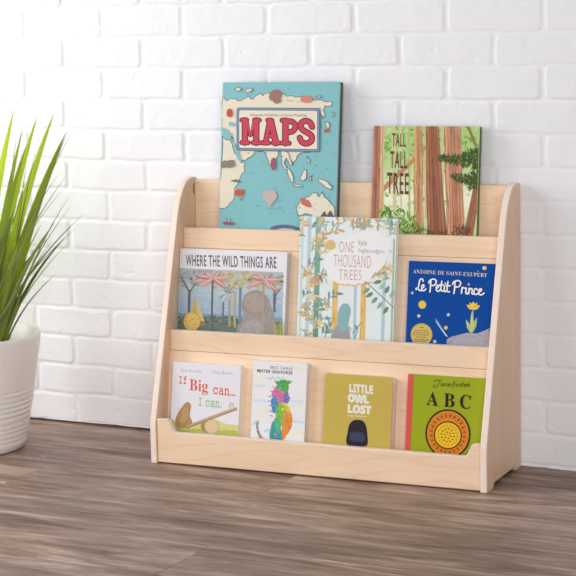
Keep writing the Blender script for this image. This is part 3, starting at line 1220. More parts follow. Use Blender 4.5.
    for a_, b_ in zip(ringv, ringv[1:]):
        for i in range(40):
            bm.faces.new((a_[i], a_[(i + 1) % 40], b_[(i + 1) % 40], b_[i]))
    bm.faces.new(ringv[-1])
    bm.faces.new(ringv[0])
    m, nt, b = new_mat('gold_foil')
    b.inputs['Base Color'].default_value = lin((214, 180, 98))
    b.inputs['Metallic'].default_value = 0.35
    b.inputs['Roughness'].default_value = 0.38
    nz = nt.nodes.new('ShaderNodeTexVoronoi')
    nz.inputs['Scale'].default_value = 230
    tc = nt.nodes.new('ShaderNodeTexCoord')
    nt.links.new(tc.outputs['Object'], nz.inputs['Vector'])
    bp = nt.nodes.new('ShaderNodeBump')
    bp.inputs['Strength'].default_value = 0.5
    bp.inputs['Distance'].default_value = 0.001
    nt.links.new(nz.outputs[0], bp.inputs['Height'])
    nt.links.new(bp.outputs[0], b.inputs['Normal'])
    s = link('medal_sticker', bm_to_mesh(bm), m, e_)
    s['label'] = 'round gold medal sticker'


# ---- 4. pale leafy book
def b_leafy():
    cov = plain('pale_leaf_cover', (232, 240, 240), 0.45)
    W, t, lean, ztop = 0.2145, 0.0115, 7.2, 0.5160
    e_, H = book('tall pale book covered in small orange and green leaves, middle tier', -0.4672, -0.1215, F2, ztop, W, t, lean,
                 cov, None, plain('pale_green_spine', (196, 212, 206), 0.5), 'hard', PAPER_W)
    A = sheet(W, H, 285, 205, 3.969, (300.1, 216.3), (397.1, 218.1), (299.6, 336.5), W, ztop, 0.2709, lean)
    rr = random.Random(14)
    A.ground((232, 240, 240))
    for x, y0, y1, w_, c in ((72, 40, 560, 10, (206, 222, 222)), (100, 40, 560, 15, (190, 214, 220)), (290, 300, 560, 11, (178, 206, 214)), (402, 120, 560, 13, (184, 206, 216)),
                             (436, 130, 560, 8, (176, 196, 160)), (318, 40, 120, 14, (196, 166, 130))):
        A.stroke([(x, y0), (x, y1)], w_, c, cap=False)
    A.scatter(True)
    for k in range(12):
        g = k / 11
        A.poly([(124, 40 + k * 44), (146, 40 + k * 44), (146, 86 + k * 44), (124, 86 + k * 44)], (150 - 44 * g, 188 - 34 * g, 176 - 50 * g))
    A.scatter(False)
    for x in (210, 322):
        A.poly([(x - 10, 290), (x + 10, 290), (x + 12, 560), (x - 12, 560)], (232, 190, 116))
        for i in range(14):
            xx, yy = x + rr.uniform(-8, 8), rr.uniform(300, 500)
            A.stroke([(xx, yy), (xx, yy + rr.uniform(20, 60))], 3, rr.choice(((222, 172, 96), (240, 204, 140))), cap=False)
    lc = ((228, 190, 130), (234, 204, 150), (214, 180, 124), (184, 184, 140), (150, 180, 168), (178, 200, 190), (126, 162, 156), (236, 216, 172), (220, 168, 130))
    br = ((140, 170, 160), (172, 158, 124), (150, 176, 180))
    spots = []
    for i in range(26):
        x, y = rr.uniform(58, 240), rr.uniform(55, 330)
        if x > 170 and y > 130:
            continue
        spots.append((x, y))
    spots += [(rr.uniform(200, 440), rr.uniform(52, 100)) for _ in range(13)] + [(rr.uniform(415, 444), rr.uniform(90, 300)) for _ in range(5)]
    spots += [(rr.uniform(60, 200), rr.uniform(330, 520)) for _ in range(14)]
    A.scatter(True)
    for x, y in spots:
        a = rr.choice((-.7, -.8, -2.4, .7, -.5)) + rr.uniform(-.25, .25)
        L = rr.uniform(34, 62)
        A.stroke([(x, y), (x + L * math.cos(a), y + L * math.sin(a))], 3.2, rr.choice(br), cap=False)
        c = rr.choice(lc)
        n_ = rr.randint(3, 5)
        for k in range(n_):
            t_ = (k + .6) / n_
            sg = 1 if k % 2 else -1
            A.leaf(x + L * t_ * math.cos(a), y + L * t_ * math.sin(a), a + sg * rr.uniform(.5, .9), rr.uniform(24, 36), rr.uniform(9, 14), c if rr.random() < .7 else rr.choice(lc))
    A.scatter(False)
    A.disc(186, 158, 20, 20, (226, 192, 122), wob=.05)
    A.poly([(240, 136), (282, 116), (326, 94), (372, 104), (424, 132), (418, 176), (402, 232), (352, 290), (306, 314), (262, 324), (214, 308), (178, 284), (162, 226), (180, 190), (224, 168)], (244, 243, 243))
    # leaves hanging below the title, and the spray on the right
    for i in range(9):
        A.leaf(210 + i * 20, 318 - abs(i - 3) * 3, rr.uniform(-.4, .6), 24, 9, rr.choice(lc[:4]))
    for i in range(8):
        A.leaf(352 + i * 8, 290 - i * 7, rr.uniform(-1.2, .2), 26, 10, rr.choice(lc[:4]))
    A.stroke([(326, 300), (370, 336), (444, 402)], 3.5, (122, 144, 142), 4)
    for x, y, a in ((338, 330, 2.4), (352, 348, 2.5), (370, 366, 2.3), (390, 384, 2.2), (412, 402, 2.1), (352, 312, -.3), (376, 336, -.9), (398, 352, -1.1), (420, 370, -1.2)):
        A.leaf(x + 8, y - 6, a, 36, 16, rr.choice(((154, 184, 166), (128, 164, 146), (112, 148, 116), (174, 198, 180))))
    # rounded teal bush among the trunks
    A.poly([(196, 560), (206, 500), (226, 470), (258, 470), (272, 500), (270, 560)], (166, 166, 166), 4)
    A.poly([(222, 470), (224, 424), (240, 392), (262, 392), (274, 416), (268, 452), (262, 486), (240, 500)], (144, 184, 186), 4)
    for x, y in ((176, 470), (170, 500), (290, 500)):
        A.stroke([(x, y + 40), (x + 14, y - 14)], 3, (92, 132, 140), cap=False)
        A.leaf(x + 10, y - 8, -1.9, 26, 9, (124, 160, 160))
    A.stroke([(270, 480), (284, 506), (318, 462)], 4, (108, 150, 158), cap=False)
    A.cur = 'title'
    tc = (198, 142, 122)
    f = lambda x, y: (x * .7373 + 39.7, y * .7373 + 19.8)
    A.text('ONE', f(247, 168), f(325, 168), f(247, 226), tc, -.017, space=1.1)
    A.text('THOUSAND', f(217, 238), f(418, 242), f(217, 304), tc, -.017, space=1.1)
    A.text('TREES', f(247, 318), f(370, 320), f(247, 373), tc, -.017, space=1.1)
    A.cur = 'author_line'
    A.text('kyle', f(350, 156), f(394, 158), f(350, 196), (122, 134, 138), -.01)
    A.cur = 'author_surname'
    A.text('hughes-odgers', f(350, 202), f(488, 206), f(350, 232), (122, 134, 138), -.01)
    A.build(e_)


# ---- 5. deep blue book
def b_blue():
    cov = plain('deep_blue_cover', (0, 72, 158), 0.5, 0.1)
    W, t, lean, ztop = 0.1850, 0.016, 8.8, 0.4326
    e_, H = book('deep blue book with stars, a yellow flower and a gold seal, middle tier', -0.2246, tier2(0.016), F2, ztop, W, t,
                 lean, cov, None, cov, 'hard', PAPER_W)
    A = sheet(W, H, 400, 255, 5.647, (409.2, 260.8), (497, 263.7), (406.7, 342), W, ztop, 0.272, lean)
    rr = random.Random(3)
    A.ground((0, 72, 158))
    # comet, mound, stars
    for k in range(5):
        A.poly([(202 + k * 3, 364 + k * 5), (214 - k, 352 + k * 6), (280, 462), (268, 458)], tuple(a + (b - a) * k / 4 for a, b in zip((28, 90, 166), (214, 228, 240))))
    A.poly([(270, 600), (274, 478), (288, 466), (330, 452), (388, 436), (440, 440), (472, 428), (520, 404), (560, 396), (560, 600)], (176, 172, 180))
    A.scatter(True)
    for i in range(50):
        x, y = rr.uniform(284, 516), rr.uniform(446, 520)
        g = rr.uniform(-12, 14)
        A.disc(x, max(y, 470 - (x - 284) * .26), rr.uniform(5, 14), rr.uniform(3, 8), (176 + g, 171 + g, 180 + g), 10, wob=.2)
    A.scatter(False)
    A.poly([(506, 414), (540, 400), (540, 470), (522, 450)], (150, 118, 126))
    yl = (240, 206, 70)
    A.disc(132, 282, 22, 23, yl)
    A.disc(480, 72, 12, 11, (236, 212, 110))
    A.disc(268, 410, 11, 11, (206, 196, 110))
    A.disc(268, 410, 6, 6, yl)
    for x, y, r_ in ((74, 216, 8), (113, 346, 11), (281, 337, 10), (206, 490, 11)):
        A.star(x, y, r_ + 2, (228, 224, 190))
    # plain yellow flower on the mound
    A.stroke([(412, 440), (416, 380), (420, 300)], 7, (150, 182, 110), cap=False)
    A.leaf(412, 440, -1.95, 84, 22, (188, 204, 132))
    A.leaf(412, 440, -1.25, 96, 24, (174, 194, 120))
    A.leaf(414, 436, -1.57, 124, 20, (196, 210, 140))
    for a in (-2.5, -2.0, -1.57, -1.1, -.6):
        A.leaf(420, 306, a, 46, 22, (236, 200, 76) if a != -1.57 else (246, 218, 104))
    A.cur = 'title'
    L = [[(136, 150), (130, 138), (118, 142), (113, 160), (109, 180), (98, 196), (95, 190), (104, 189), (116, 200), (126, 201)],
         [(126, 190), (138, 183), (141, 173), (133, 170), (127, 182), (130, 198), (141, 201), (151, 192)],
         [(180, 148), (178, 180), (175, 208)], [(168, 160), (174, 146), (194, 138), (209, 146), (208, 162), (195, 173), (181, 171)],
         [(211, 189), (222, 182), (225, 174), (217, 171), (211, 184), (214, 200), (225, 203), (234, 194)],
         [(242, 150), (238, 180), (239, 200), (250, 201)], [(230, 169), (252, 170)],
         [(258, 176), (256, 198), (261, 206), (268, 200)], [(261, 160), (262, 162)],
         [(277, 151), (273, 182), (274, 204), (286, 206)], [(266, 172), (289, 174)],
         [(317, 152), (315, 184), (311, 215)], [(303, 166), (310, 152), (334, 145), (348, 155), (345, 171), (331, 180), (317, 178)],
         [(357, 182), (354, 213)], [(354, 196), (362, 183), (373, 186)],
         [(381, 184), (378, 208), (383, 216), (390, 210)],
         [(397, 186), (394, 215)], [(396, 198), (406, 187), (414, 192), (412, 212), (420, 217)],
         [(443, 194), (433, 187), (424, 198), (425, 213), (435, 219), (446, 212)],
         [(450, 206), (462, 200), (465, 191), (457, 188), (450, 201), (453, 217), (465, 220), (480, 211)]]
    L = [[(px_, (py_ - 138) * 1.05 + 136) for px_, py_ in q] for q in L]
    for s in L:
        A.stroke([(p[0] + 2.5, p[1] + 2) for p in s], 9.5, (10, 30, 78), 4)
    for s in L:
        A.stroke(s, 8.2, (250, 249, 250), 4)
    A.star(394, 164, 9, yl)
    A.cur = 'author_line'
    A.text(bold_serif('ANTOINE DE SAINT-EXUPERY'), (78, 82), (497, 101), (77, 104), (232, 224, 196), -.008, space=1.06)
    A.stroke([(441, 93), (448, 88)], 3, (228, 218, 186), cap=False)
    A.build(e_)
    # gold seal printed near the lower left
    S = Art(W, H, A.tl, (0, 0), (1, 1), W, 1) if False else A
    S.layers = {}
    S.cur = 'gold_seal'
    S.disc(130, 452, 62, 64, (206, 178, 92), 44)
    S.disc(130, 452, 57, 59, (216, 190, 108), 44)
    dk = (122, 102, 52)
    S.stroke([(124, 412), (138, 412)], 5, dk, cap=False)
    for y, hw in ((430, 38), (442, 48), (454, 50), (466, 30), (480, 42), (490, 36)):
        x = 130 - hw
        while x < 130 + hw - 6:
            w_ = rr.uniform(6, 15)
            S.stroke([(x, y), (min(x + w_, 130 + hw), y + .5)], 4.4, dk, cap=False)
            x += w_ + 4
    S.build(e_)


# ---- 6. white square book with the seesaw
def b_seesaw():
    cov = plain('white_gloss_cover', (238, 235, 240), 0.35)
    W, t, lean, ztop = 0.1596, 0.017, 8.8, 0.2106
    e_, H = book('square white board book with a seesaw and red and green lettering, bottom tier', -0.7279, tier1(0.017), F1, ztop, W, t, lean, cov,
                 None, None, 'board', plain('cream_board_pages', (246, 232, 212), 0.6, 0.3))
    A = sheet(W, H, 165, 355, 6.62, (173.1, 361.3), (241.3, 366.3), (169.4, 429.4), W, ztop, 0.0695, lean)
    rr = random.Random(8)
    A.ground((238, 235, 240))
    A.poly([(40, 448), (60, 440), (110, 468), (180, 456), (250, 438), (330, 428), (400, 456), (460, 462), (520, 492), (520, 700), (40, 700)], (222, 216, 136), 4)
    A.poly([(40, 492), (110, 496), (240, 490), (380, 500), (520, 524), (520, 700), (40, 700)], (188, 198, 96), 4)
    A.scatter(True)
    for i in range(160):
        x = rr.uniform(46, 515)
        y = rr.uniform(468, 548) + max(0, x - 300) * .08
        A.stroke([(x, y), (x + rr.uniform(-5, 5), y - rr.uniform(6, 16))], 3, rr.choice(((170, 186, 84), (206, 208, 116), (150, 172, 76), (214, 206, 120))), cap=False)
    A.scatter(False)
    # brown boulder on the low end
    A.poly([(72, 476), (66, 430), (84, 384), (112, 344), (134, 318), (156, 314), (172, 336), (166, 372), (164, 410), (178, 446), (160, 478), (112, 488)], (186, 146, 100), 5)
    A.poly([(96, 430), (110, 384), (134, 346), (150, 360), (146, 404), (132, 440), (108, 452)], (200, 162, 114), 5)
    A.scatter(True)
    for i in range(60):
        x, y = rr.uniform(82, 160), rr.uniform(350, 480)
        A.stroke([(x, y), (x - 3, y + rr.uniform(6, 14))], 2.4, rr.choice(((168, 128, 86), (204, 168, 122))), cap=False)
    A.scatter(False)
    # log and plank
    A.disc(272, 470, 38, 46, (176, 142, 104))
    A.disc(308, 474, 50, 50, (206, 176, 134))
    A.disc(308, 474, 44, 44, (228, 206, 166))
    for r_ in (34, 24, 13):
        A.disc(308, 474, r_, r_, (216, 188, 146))
        A.disc(308, 474, r_ - 2.5, r_ - 2.5, (230, 208, 170))
    A.stroke([(136, 482), (306, 416), (474, 354)], 21, (172, 136, 104), cap=False)
    A.stroke([(138, 476), (306, 411), (472, 350)], 13, (206, 172, 136), cap=False)
    A.scatter(True)
    for i in range(12):
        x = 150 + i * 26
        A.stroke([(x, 472 - (x - 138) * .378 + rr.uniform(-3, 3)), (x + 20, 472 - (x - 118) * .378 + rr.uniform(-3, 3))], 2.2, (184, 148, 112), cap=False)
    A.scatter(False)
    A.disc(438, 336, 18, 24, (206, 204, 204), wob=.06)
    A.disc(440, 342, 11, 15, (222, 220, 220), wob=.06)
    A.cur = 'title'
    rd, gr = (226, 104, 82), (164, 204, 138)
    A.text(mono('If'), (94, 136), (146, 141), (93, 188), rd, .012)
    A.text(bold_serif('Big'), (164, 158), (286, 171), (162, 256), rd, 0)
    A.text(mono('can...'), (320, 213), (466, 228), (319, 261), rd, .012)
    A.text(mono('I can.'), (222, 282), (374, 297), (220, 339), gr, .012)
    A.cur = 'author_line'
    A.text('Beth Shoshan', (108, 90), (243, 98), (108, 111), (196, 182, 196))
    A.cur = 'illustrator_line'
    A.text('Petra Brown', (318, 102), (451, 112), (318, 124), (196, 182, 196))
    A.build(e_)


# ---- 7. narrow white book with the rainbow seaweed
def b_rainbow():
    cov = plain('white_card_cover', (240, 239, 240), 0.35)
    W, t, lean, ztop = 0.1220, 0.022, 8.8, 0.2250
    e_, H = book('narrow white board book with a rainbow coloured plant, bottom tier', -0.5385, tier1(0.022), F1, ztop, W, t, lean, cov,
                 None, None, 'board', plain('grey_board_pages', (238, 228, 214), 0.6, 0.3))
    A = sheet(W, H, 245, 352, 6.067, (253.4, 360), (307.5, 364.4), (252.8, 438.8), W, ztop, 0.0643, lean)
    rr = random.Random(17)
    A.ground((240, 239, 240))
    pb, py = (206, 224, 236), (238, 236, 176)

    def wave(x0, y0, x1, y1, c, w_=7, amp=7):
        pts = [(x0 + (x1 - x0) * i / 6, y0 + (y1 - y0) * i / 6 + (amp if i % 2 else -amp)) for i in range(7)]
        A.stroke(pts, w_, c, 4, cap=False)
    for a_ in ((52, 90, 130, 160, py), (60, 205, 130, 205, pb), (140, 160, 236, 160, (186, 212, 230)), (60, 290, 150, 300, pb), (250, 300, 360, 300, pb), (250, 330, 368, 316, py),
               (80, 365, 170, 360, py), (280, 90, 370, 120, py), (130, 480, 190, 470, (180, 214, 226)), (300, 420, 370, 430, pb), (300, 500, 370, 490, py), (56, 440, 90, 420, pb)):
        wave(*a_)
    # a swaying painted frond in bands of colour
    patches = [((222, 116, 170), [(170, 250), (192, 214), (226, 212), (240, 250), (250, 300), (214, 312), (184, 290)]),
               ((126, 118, 196), [(244, 250), (268, 256), (280, 284), (268, 312), (244, 306)]),
               ((92, 142, 206), [(168, 286), (198, 268), (212, 320), (208, 370), (180, 366), (170, 330)]),
               ((96, 178, 96), [(196, 222), (206, 186), (232, 170), (262, 184), (272, 220), (262, 252), (232, 240)]),
               ((238, 206, 70), [(232, 308), (262, 318), (286, 352), (286, 392), (254, 380), (236, 346)]),
               ((138, 194, 84), [(206, 320), (236, 318), (256, 372), (244, 440), (210, 446), (196, 396)]),
               ((238, 146, 62), [(256, 366), (288, 366), (300, 412), (292, 470), (262, 520), (238, 542), (236, 470), (248, 410)]),
               ((72, 160, 168), [(184, 420), (214, 436), (236, 480), (240, 560), (176, 560), (166, 500)]),
               ((96, 190, 128), [(196, 396), (230, 430), (226, 490), (196, 470)])]
    cols = [p[0] for p in patches]
    for c, pts in patches:
        A.poly(jag(smooth_line(pts, 4, True), 4, rr, 1), c)
    A.scatter(True)
    for i in range(260):
        c, pts = rr.choice(patches)
        cx = sum(p[0] for p in pts) / len(pts)
        cy = sum(p[1] for p in pts) / len(pts)
        q = rr.choice(pts)
        k = rr.uniform(0, .95)
        g = rr.uniform(.78, 1.2)
        c2 = tuple(min(250, v * g) for v in (c if rr.random() < .7 else rr.choice(cols)))
        A.disc(cx + (q[0] - cx) * k + rr.uniform(-5, 5), cy + (q[1] - cy) * k + rr.uniform(-5, 5), rr.uniform(2.5, 6), rr.uniform(2.5, 6), c2, 7, wob=.3)
    A.scatter(False)
    for i, (x, y) in enumerate(((172, 240), (164, 268), (162, 300), (166, 330), (172, 362), (176, 392), (180, 214))):
        A.leaf(x + 8, y, math.pi + rr.uniform(-.2, .5), 24, 7, cols[i % 3])
    A.scatter(True)
    for i in range(12):
        A.leaf(204 + i * 6, 198, -2.3 + i * .14, 30 + rr.uniform(-6, 6), 8, (84 + rr.uniform(-20, 30), 170, 88))
    A.scatter(False)
    # short curved frond at the foot
    pts = smooth_line([(172, 540), (136, 536), (110, 514), (94, 480), (88, 444), (92, 420)], 4)
    for i in range(len(pts) - 1):
        A.stroke([pts[i], pts[i + 1]], 20 - 9 * i / len(pts), ((72, 160, 168), (238, 170, 80), (222, 116, 170), (150, 120, 196), (138, 194, 84), (80, 170, 160))[i % 6])
    A.cur = 'author_line'
    A.text('ERIC CARLE', (156, 84), (291, 96), (156, 102), (128, 124, 128), .004, space=1.08)
    A.cur = 'title'
    A.text('MISTER SEAHORSE', (78, 103), (291, 121), (77, 122), (82, 78, 84), .018, space=1.1)
    A.build(e_)


# ---- 8. olive book
def b_olive():
    cov = plain('olive_cover', (206, 180, 88), 0.5, 0.15)
    W, t, lean, ztop = 0.1475, 0.022, 8.8, 0.2077
    e_, H = book('olive board book with white block capitals above a dark rounded shape, bottom tier', -0.3763, tier1(0.022), F1, ztop, W, t, lean, cov, None,
                 None, 'board', plain('lilac_board_pages', (246, 236, 244), 0.6, 0.3), r=0.011)
    A = sheet(W, H, 318, 365, 6.4, (325.3, 373.3), (393.3, 377.2), (322.6, 444.8), W, ztop, 0.0639, lean)
    A.ground((206, 180, 88))
    dk = (52, 42, 54)
    A.poly([(184, 490), (192, 430), (204, 376), (232, 350), (262, 346), (292, 354), (312, 386), (320, 440), (322, 496), (300, 514), (252, 518), (206, 512)], dk, 5)
    A.poly([(210, 430), (252, 422), (298, 430), (300, 478), (256, 486), (212, 478)], (58, 66, 92), 5)
    for y in (442, 456, 470):
        A.stroke([(212, y), (232, y + 4), (254, y), (276, y + 4), (298, y)], 3, (84, 92, 118), 3, cap=False)
    A.cur = 'title'
    wt = (240, 238, 226)
    A.text(bold_sans('LITTLE'), (203, 117), (354, 128), (203, 172), wt, .035)
    A.text(bold_sans('OWL'), (193, 180), (329, 189), (193, 236), wt, .06)
    A.text(bold_sans('LOST'), (193, 248), (345, 256), (192, 304), wt, .05)
    A.cur = 'author_line'
    A.text(bold_sans('CHRIS HAUGHTON'), (192, 316), (313, 321), (192, 325), wt, .01)
    A.build(e_)


# ---- 9. bright green book
def b_green():
    cov = plain('lime_green_cover', (162, 174, 34), 0.5, 0.15)
    W, t, lean, ztop = 0.1645, 0.016, 8.8, 0.2158
    e_, H = book('lime green book with a red spine and an orange disc, bottom tier', -0.2018, tier1(0.016), F1, ztop, W, t, lean, cov,
                 None, plain('coral_red_spine', (226, 84, 78), 0.5), 'hard', PAPER_W, wrap=0.0135)
    A = sheet(W, H, 400, 365, 5.935, (407.4, 374), (486.5, 377), (405.5, 450.5), 0.1646, ztop, 0.0662, lean)
    A.y = -0.0007
    bk, og, yw = (48, 40, 32), (226, 142, 44), (240, 194, 44)
    cx, cy = 294, 402
    A.disc(cx, cy, 134, 146, bk, 56)
    A.disc(cx, cy, 124, 136, og, 56)
    A.scatter(True)
    for i in range(72):
        a = 2 * math.pi * i / 72
        A.stroke([(cx + 84 * math.cos(a), cy + 92 * math.sin(a)), (cx + 117 * math.cos(a), cy + 128 * math.sin(a))], 3, (196, 104, 34), cap=False)
    A.scatter(False)
    A.scatter(True)
    for i in range(24):
        a = 2 * math.pi * (i + .5) / 24
        A.stroke([(cx + 92 * math.cos(a), cy + 100 * math.sin(a)), (cx + 106 * math.cos(a), cy + 116 * math.sin(a))], 5, bk, cap=False)
    A.scatter(False)
    A.disc(cx, cy + 8, 83, 83, bk, 44)
    A.disc(cx, cy + 8, 76, 76, yw, 44)
    for r_, n_ in ((18, 6), (38, 12), (58, 18)):
        for i in range(n_):
            a = 2 * math.pi * (i + .3) / n_
            A.disc(cx + r_ * math.cos(a), cy + 8 + r_ * math.sin(a), 4.4, 4.4, bk if r_ < 50 else (204, 128, 34), 8)
    A.leaf(200, 545, -2.6, -46, 24, bk)
    A.leaf(392, 528, -.2, 30, 16, bk)
    A.cur = 'title'
    A.text(bold_serif('A'), (165, 154), (234, 159), (163, 234), bk, 0)
    A.text(bold_serif('B'), (268, 161), (331, 165), (267, 241), bk, 0)
    A.text(bold_serif('C'), (363, 166), (427, 170), (362, 249), bk, 0)
    A.cur = 'author_line'
    hand = [[(205, 93), (225, 86), (250, 88)], [(237, 88), (233, 110), (222, 126), (206, 130), (202, 120), (214, 112)],
            [(263, 106), (253, 104), (247, 113), (254, 120), (262, 108), (265, 120)], [(273, 104), (272, 120)],
            [(272, 111), (281, 104), (285, 110), (286, 120)], [(293, 113), (303, 110), (301, 104), (293, 108), (295, 120), (306, 117)],
            [(335, 92), (327, 92), (322, 104), (318, 127)], [(313, 107), (333, 104)],
            [(343, 105), (336, 111), (342, 119), (350, 112), (343, 105)], [(365, 105), (357, 107), (363, 113), (356, 119)],
            [(375, 94), (373, 118), (379, 119)], [(367, 105), (383, 103)],
            [(387, 112), (395, 110), (393, 104), (387, 108), (389, 118), (397, 117)], [(403, 104), (402, 118)], [(402, 110), (409, 104)],
            [(412, 95), (411, 100)], [(418, 104), (412, 107), (416, 112), (410, 118)]]
    for h_ in hand:
        A.stroke(h_, 3.4, (66, 70, 38), 4 if len(h_) > 2 else 0)
    A.build(e_)


b_atlas()
b_forest()
b_palms()
b_leafy()
b_blue()
b_seesaw()
b_rainbow()
b_olive()
b_green()


# ------------------------------------------------------------------ potted grass plant
def build_plant():
    PX, PY = -1.1950, -0.2760
    e_ = empty('potted_grass', (PX, PY, 0), 'spiky green artificial grass in a white ribbed pot standing on the floor', 'potted plant')
    # pot : turned profile with uneven throwing rings on the lower part
    prof_ = [(0.0, 0.0), (0.105, 0.0), (0.113, 0.003), (0.1165, 0.009)]
    H, rb, rtop = 0.257, 0.1165, 0.161
    zz = 0.012
    rr = random.Random(4)
    rad = lambda z: rb + (rtop - rb) * (z / H) ** 0.9
    heights = [.012, .009, .014, .008, .012, .015, .009, .013, .010, .014, .009, .012]
    for hgt in heights:
        bulge = 0.0010 + rr.random() * 0.0012
        for k in range(5):
            t = k / 5
            prof_.append((rad(zz + hgt * t) + bulge * math.sin(math.pi * t) ** .7 - .0012, zz + hgt * t))
        zz += hgt
    while zz < H - 0.006:
        prof_.append((rad(zz), zz))
        zz += 0.012
    prof_ += [(rtop - .0008, H - .004), (rtop - .002, H - .001), (rtop - .0045, H), (rtop - .007, H - .0012), (rtop - .0085, H - .004),
              (rtop - .014, H - .05), (rtop - .02, H - .09), (0.0, H - .092)]
    bm = bmesh.new()
    N = 72
    rings = []
    for r_, z in prof_:
        if r_ == 0:
            rings.append([bm.verts.new((0, 0, z))])
        else:
            tl_ = 0.0008
            rings.append([bm.verts.new((r_ * math.cos(2 * math.pi * i / N), r_ * math.sin(2 * math.pi * i / N),
                                        z + tl_ * math.sin(2 * math.pi * i / N + z * 90) * (1 if .02 < z < .16 else 0))) for i in range(N)])
    for a, b in zip(rings, rings[1:]):
        for i in range(N):
            j = (i + 1) % N
            if len(a) == 1:
                bm.faces.new((a[0], b[j], b[i]))
            elif len(b) == 1:
                bm.faces.new((a[i], a[j], b[0]))
            else:
                bm.faces.new((a[i], a[j], b[j], b[i]))
    pm = plain('white_glazed_ceramic', (246, 241, 236), 0.32, 0.5)
    link('pot', bm_to_mesh(bm, 'pot', True), pm, e_)
    # soil disc
    bm = bmesh.new()
    c = bm.verts.new((0, 0, H - .058))
    prev = []
    for ring in range(1, 7):
        r_ = 0.1365 * ring / 6
        prev2 = [bm.verts.new((r_ * math.cos(2 * math.pi * i / 36), r_ * math.sin(2 * math.pi * i / 36), H - .06 + rr.uniform(-.002, .004) * (ring < 6))) for i in range(36)]
        for i in range(36):
            j = (i + 1) % 36
            if ring == 1:
                bm.faces.new((c, prev2[i], prev2[j]))
            else:
                bm.faces.new((prev[i], prev2[i], prev2[j], prev[j]))
        prev = prev2
    link('soil', bm_to_mesh(bm, 'soil', True), plain('moss_soil', (92, 84, 58), 0.9), e_)

    # blades
    V, Fc, Cc = [], [], []

    def blade(base, mid, tip, w, col, droop=0.0, n_=12, tw=0.0):
        base, mid, tip = Vector(base), Vector(mid), Vector(tip)
        view = Vector((0.39, -0.92, 0))
        b0 = len(V)
        for i in range(n_ + 1):
            t = i / n_
            p = base * (1 - t) ** 2 + mid * 2 * t * (1 - t) + tip * t * t
            tan = ((mid - base) * (1 - t) + (tip - mid) * t).normalized()
            nr = Vector((math.cos(tw) * view.x - math.sin(tw) * view.y, math.sin(tw) * view.x + math.cos(tw) * view.y, 0))
            side = tan.cross(nr).normalized()
            nn_ = side.cross(tan).normalized()
            ww = w * (0.55 + 0.45 * min(1, t / .25)) * (1 - t ** 1.6) ** 0.8 / 2 + 0.0002
            for s_, k in ((-1, 0.0), (0, .28), (1, 0.0), (0, -.06)):
                V.append(p + side * (s_ * ww) + nn_ * (-k * ww))
                g = 1.0
                Cc.append(lin(tuple(min(255, v * g) for v in col)))
        for i in range(n_):
            for k in range(4):
                a, b = b0 + i * 4 + k, b0 + i * 4 + (k + 1) % 4
                Fc.append((a, b, b + 4, a + 4))

    greens = [(212, 224, 80), (200, 216, 76), (220, 228, 104), (188, 204, 78), (168, 188, 76), (206, 220, 88)]
    thin = [(150, 166, 92), (130, 148, 78), (164, 170, 114), (174, 184, 104)]
    zb = H - .062
    # (tip x, tip y, tip z, width, colour) measured about the pot's centre; then the rest of the tuft
    main = [(-0.964, -.236, .742, .021, (158, 182, 62), (.03, -.02)), (-0.9027, -.24, .726, .020, (150, 176, 58), (.045, -.01)),
            (-0.863, -.236, .732, .022, (140, 164, 52), (.055, 0)), (-0.8395, -.23, .690, .022, (120, 144, 48), (.062, .01)),
            (-1.01, -.25, .64, .026, (164, 186, 66), (.01, -.05)), (-0.985, -.27, .60, .022, (136, 160, 50), (.04, -.05)),
            (-1.05, -.24, .74, .022, (146, 170, 56), (-.01, -.02)), (-1.10, -.26, .76, .022, (150, 176, 60), (-.03, -.03)),
            (-1.16, -.24, .75, .022, (140, 166, 54), (-.05, 0)), (-1.22, -.25, .72, .022, (156, 180, 62), (-.06, -.02)),
            (-1.28, -.24, .69, .020, (128, 152, 50), (-.07, 0)), (-1.13, -.30, .68, .022, (150, 172, 58), (-.02, -.06)),
            (-1.34, -.26, .62, .020, (140, 164, 54), (-.08, -.01)), (-0.93, -.25, .66, .016, (120, 146, 50), (.05, -.03)),
            (-0.955, -.22, .70, .014, (132, 156, 60), (.03, .02))]
    for tx, ty, tz, w, c, (bx, by) in main:
        tip = (tx - 0.1085 - PX, ty - PY, tz + 0.004)
        lean_ = Vector((bx + (tip[0] - bx) * .36, by + (tip[1] - by) * .36, zb + (tz - zb) * .55))
        blade((bx, by, zb), lean_, tip, w * 1.45, (min(250, c[0] * 1.34 + 10), min(250, c[1] * 1.28 + 6), c[2] * 1.2), tw=rr.uniform(-.4, .4))
    fine = [(-0.7727, .6993), (-0.8084, .7073), (-0.8154, .5586), (-0.8138, .489), (-0.8467, .5685), (-0.835, .53), (-0.86, .60), (-0.895, .63),
            (-0.80, .52), (-0.945, .68), (-0.875, .655), (-0.825, .60), (-0.85, .50), (-0.83, .455)]
    for tx, tz in fine:
        bx, by = rr.uniform(.04, .075), rr.uniform(-.05, .04)
        tip = (tx - 0.1085 - PX, rr.uniform(-.04, .05), tz + 0.003)
        mid = Vector((bx + (tip[0] - bx) * .35, by, zb + (tz - zb) * .58))
        blade((bx, by, zb), mid, tip, rr.uniform(.003, .0048), rr.choice(thin), tw=rr.uniform(-.5, .5))
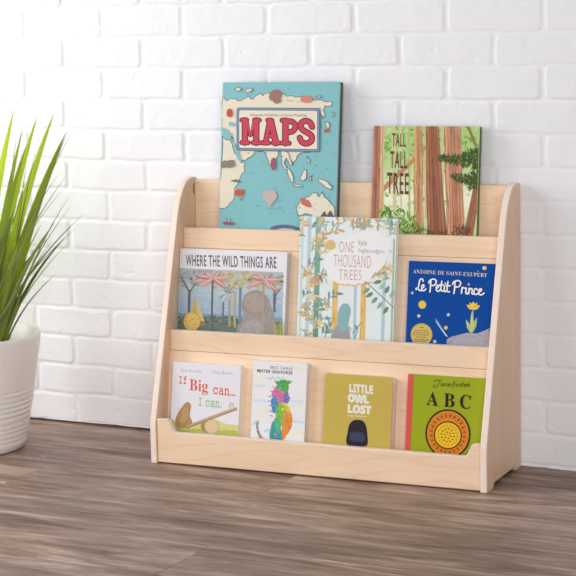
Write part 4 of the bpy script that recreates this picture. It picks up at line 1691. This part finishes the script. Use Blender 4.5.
    for i in range(46):
        a = rr.uniform(0, 2 * math.pi)
        r_ = .075 * math.sqrt(rr.random())
        bx, by = r_ * math.cos(a), r_ * math.sin(a)
        a2 = a + rr.uniform(-.5, .5)
        sp = rr.uniform(.02, .20)
        tx, ty = bx + sp * math.cos(a2), by + min(sp * math.sin(a2) * .7, .13)
        tz = zb + rr.uniform(.16, .40) * (1.1 - sp)
        if tx > .17:
            tz = min(tz, .50)
        mid = (bx + (tx - bx) * .3, by + (ty - by) * .3, zb + (tz - zb) * .6)
        blade((bx, by, zb), mid, (tx, ty, tz), rr.uniform(.008, .017), rr.choice(greens[2:]) if rr.random() < .6 else (126, 146, 68), tw=rr.uniform(-.8, .8))
    for i in range(60):
        a = rr.uniform(0, 2 * math.pi)
        bx, by = .075 * math.cos(a), .07 * math.sin(a)
        sp = rr.uniform(.04, .17)
        tx, ty = bx + sp * math.cos(a), by + min(sp * math.sin(a) * .6, .12)
        tz = zb + rr.uniform(.18, .38)
        blade((bx, by, zb), (bx + (tx - bx) * .3, by, zb + (tz - zb) * .6), (tx, ty, tz), rr.uniform(.003, .005), rr.choice(thin), tw=rr.uniform(-.6, .6))
    # two arching strands over the rim
    blade((.02, -.06, zb), (.035, -.10, zb + .16), (.112, -.115, zb + .185), .006, (176, 184, 92))
    blade((.03, -.06, zb), (.045, -.10, zb + .10), (.108, -.115, zb + .125), .006, (162, 172, 84))
    me = mesh_from(V, Fc, 'leaves')
    bmn = bmesh.new()
    bmn.from_mesh(me)
    bmesh.ops.recalc_face_normals(bmn, faces=bmn.faces)
    bmn.to_mesh(me)
    bmn.free()
    at = me.color_attributes.new('ink', 'FLOAT_COLOR', 'POINT')
    at.data.foreach_set('color', np.array(Cc, dtype=np.float32).ravel())
    m, nt, b = new_mat('grass_blade')
    an = nt.nodes.new('ShaderNodeAttribute')
    an.attribute_name = 'ink'
    nt.links.new(an.outputs['Color'], b.inputs['Base Color'])
    b.inputs['Roughness'].default_value = 0.45
    b.inputs['Specular IOR Level'].default_value = 0.35
    tr = nt.nodes.new('ShaderNodeBsdfTranslucent')
    nt.links.new(an.outputs['Color'], tr.inputs['Color'])
    mxs = nt.nodes.new('ShaderNodeMixShader')
    mxs.inputs[0].default_value = 0.5
    nt.links.new(b.outputs[0], mxs.inputs[1])
    nt.links.new(tr.outputs[0], mxs.inputs[2])
    nt.links.new(mxs.outputs[0], nt.nodes['Material Output'].inputs['Surface'])
    link('leaves', me, m, e_)


build_plant()
for o in bpy.data.objects:
    if 'height' in o.keys():
        del o['height']
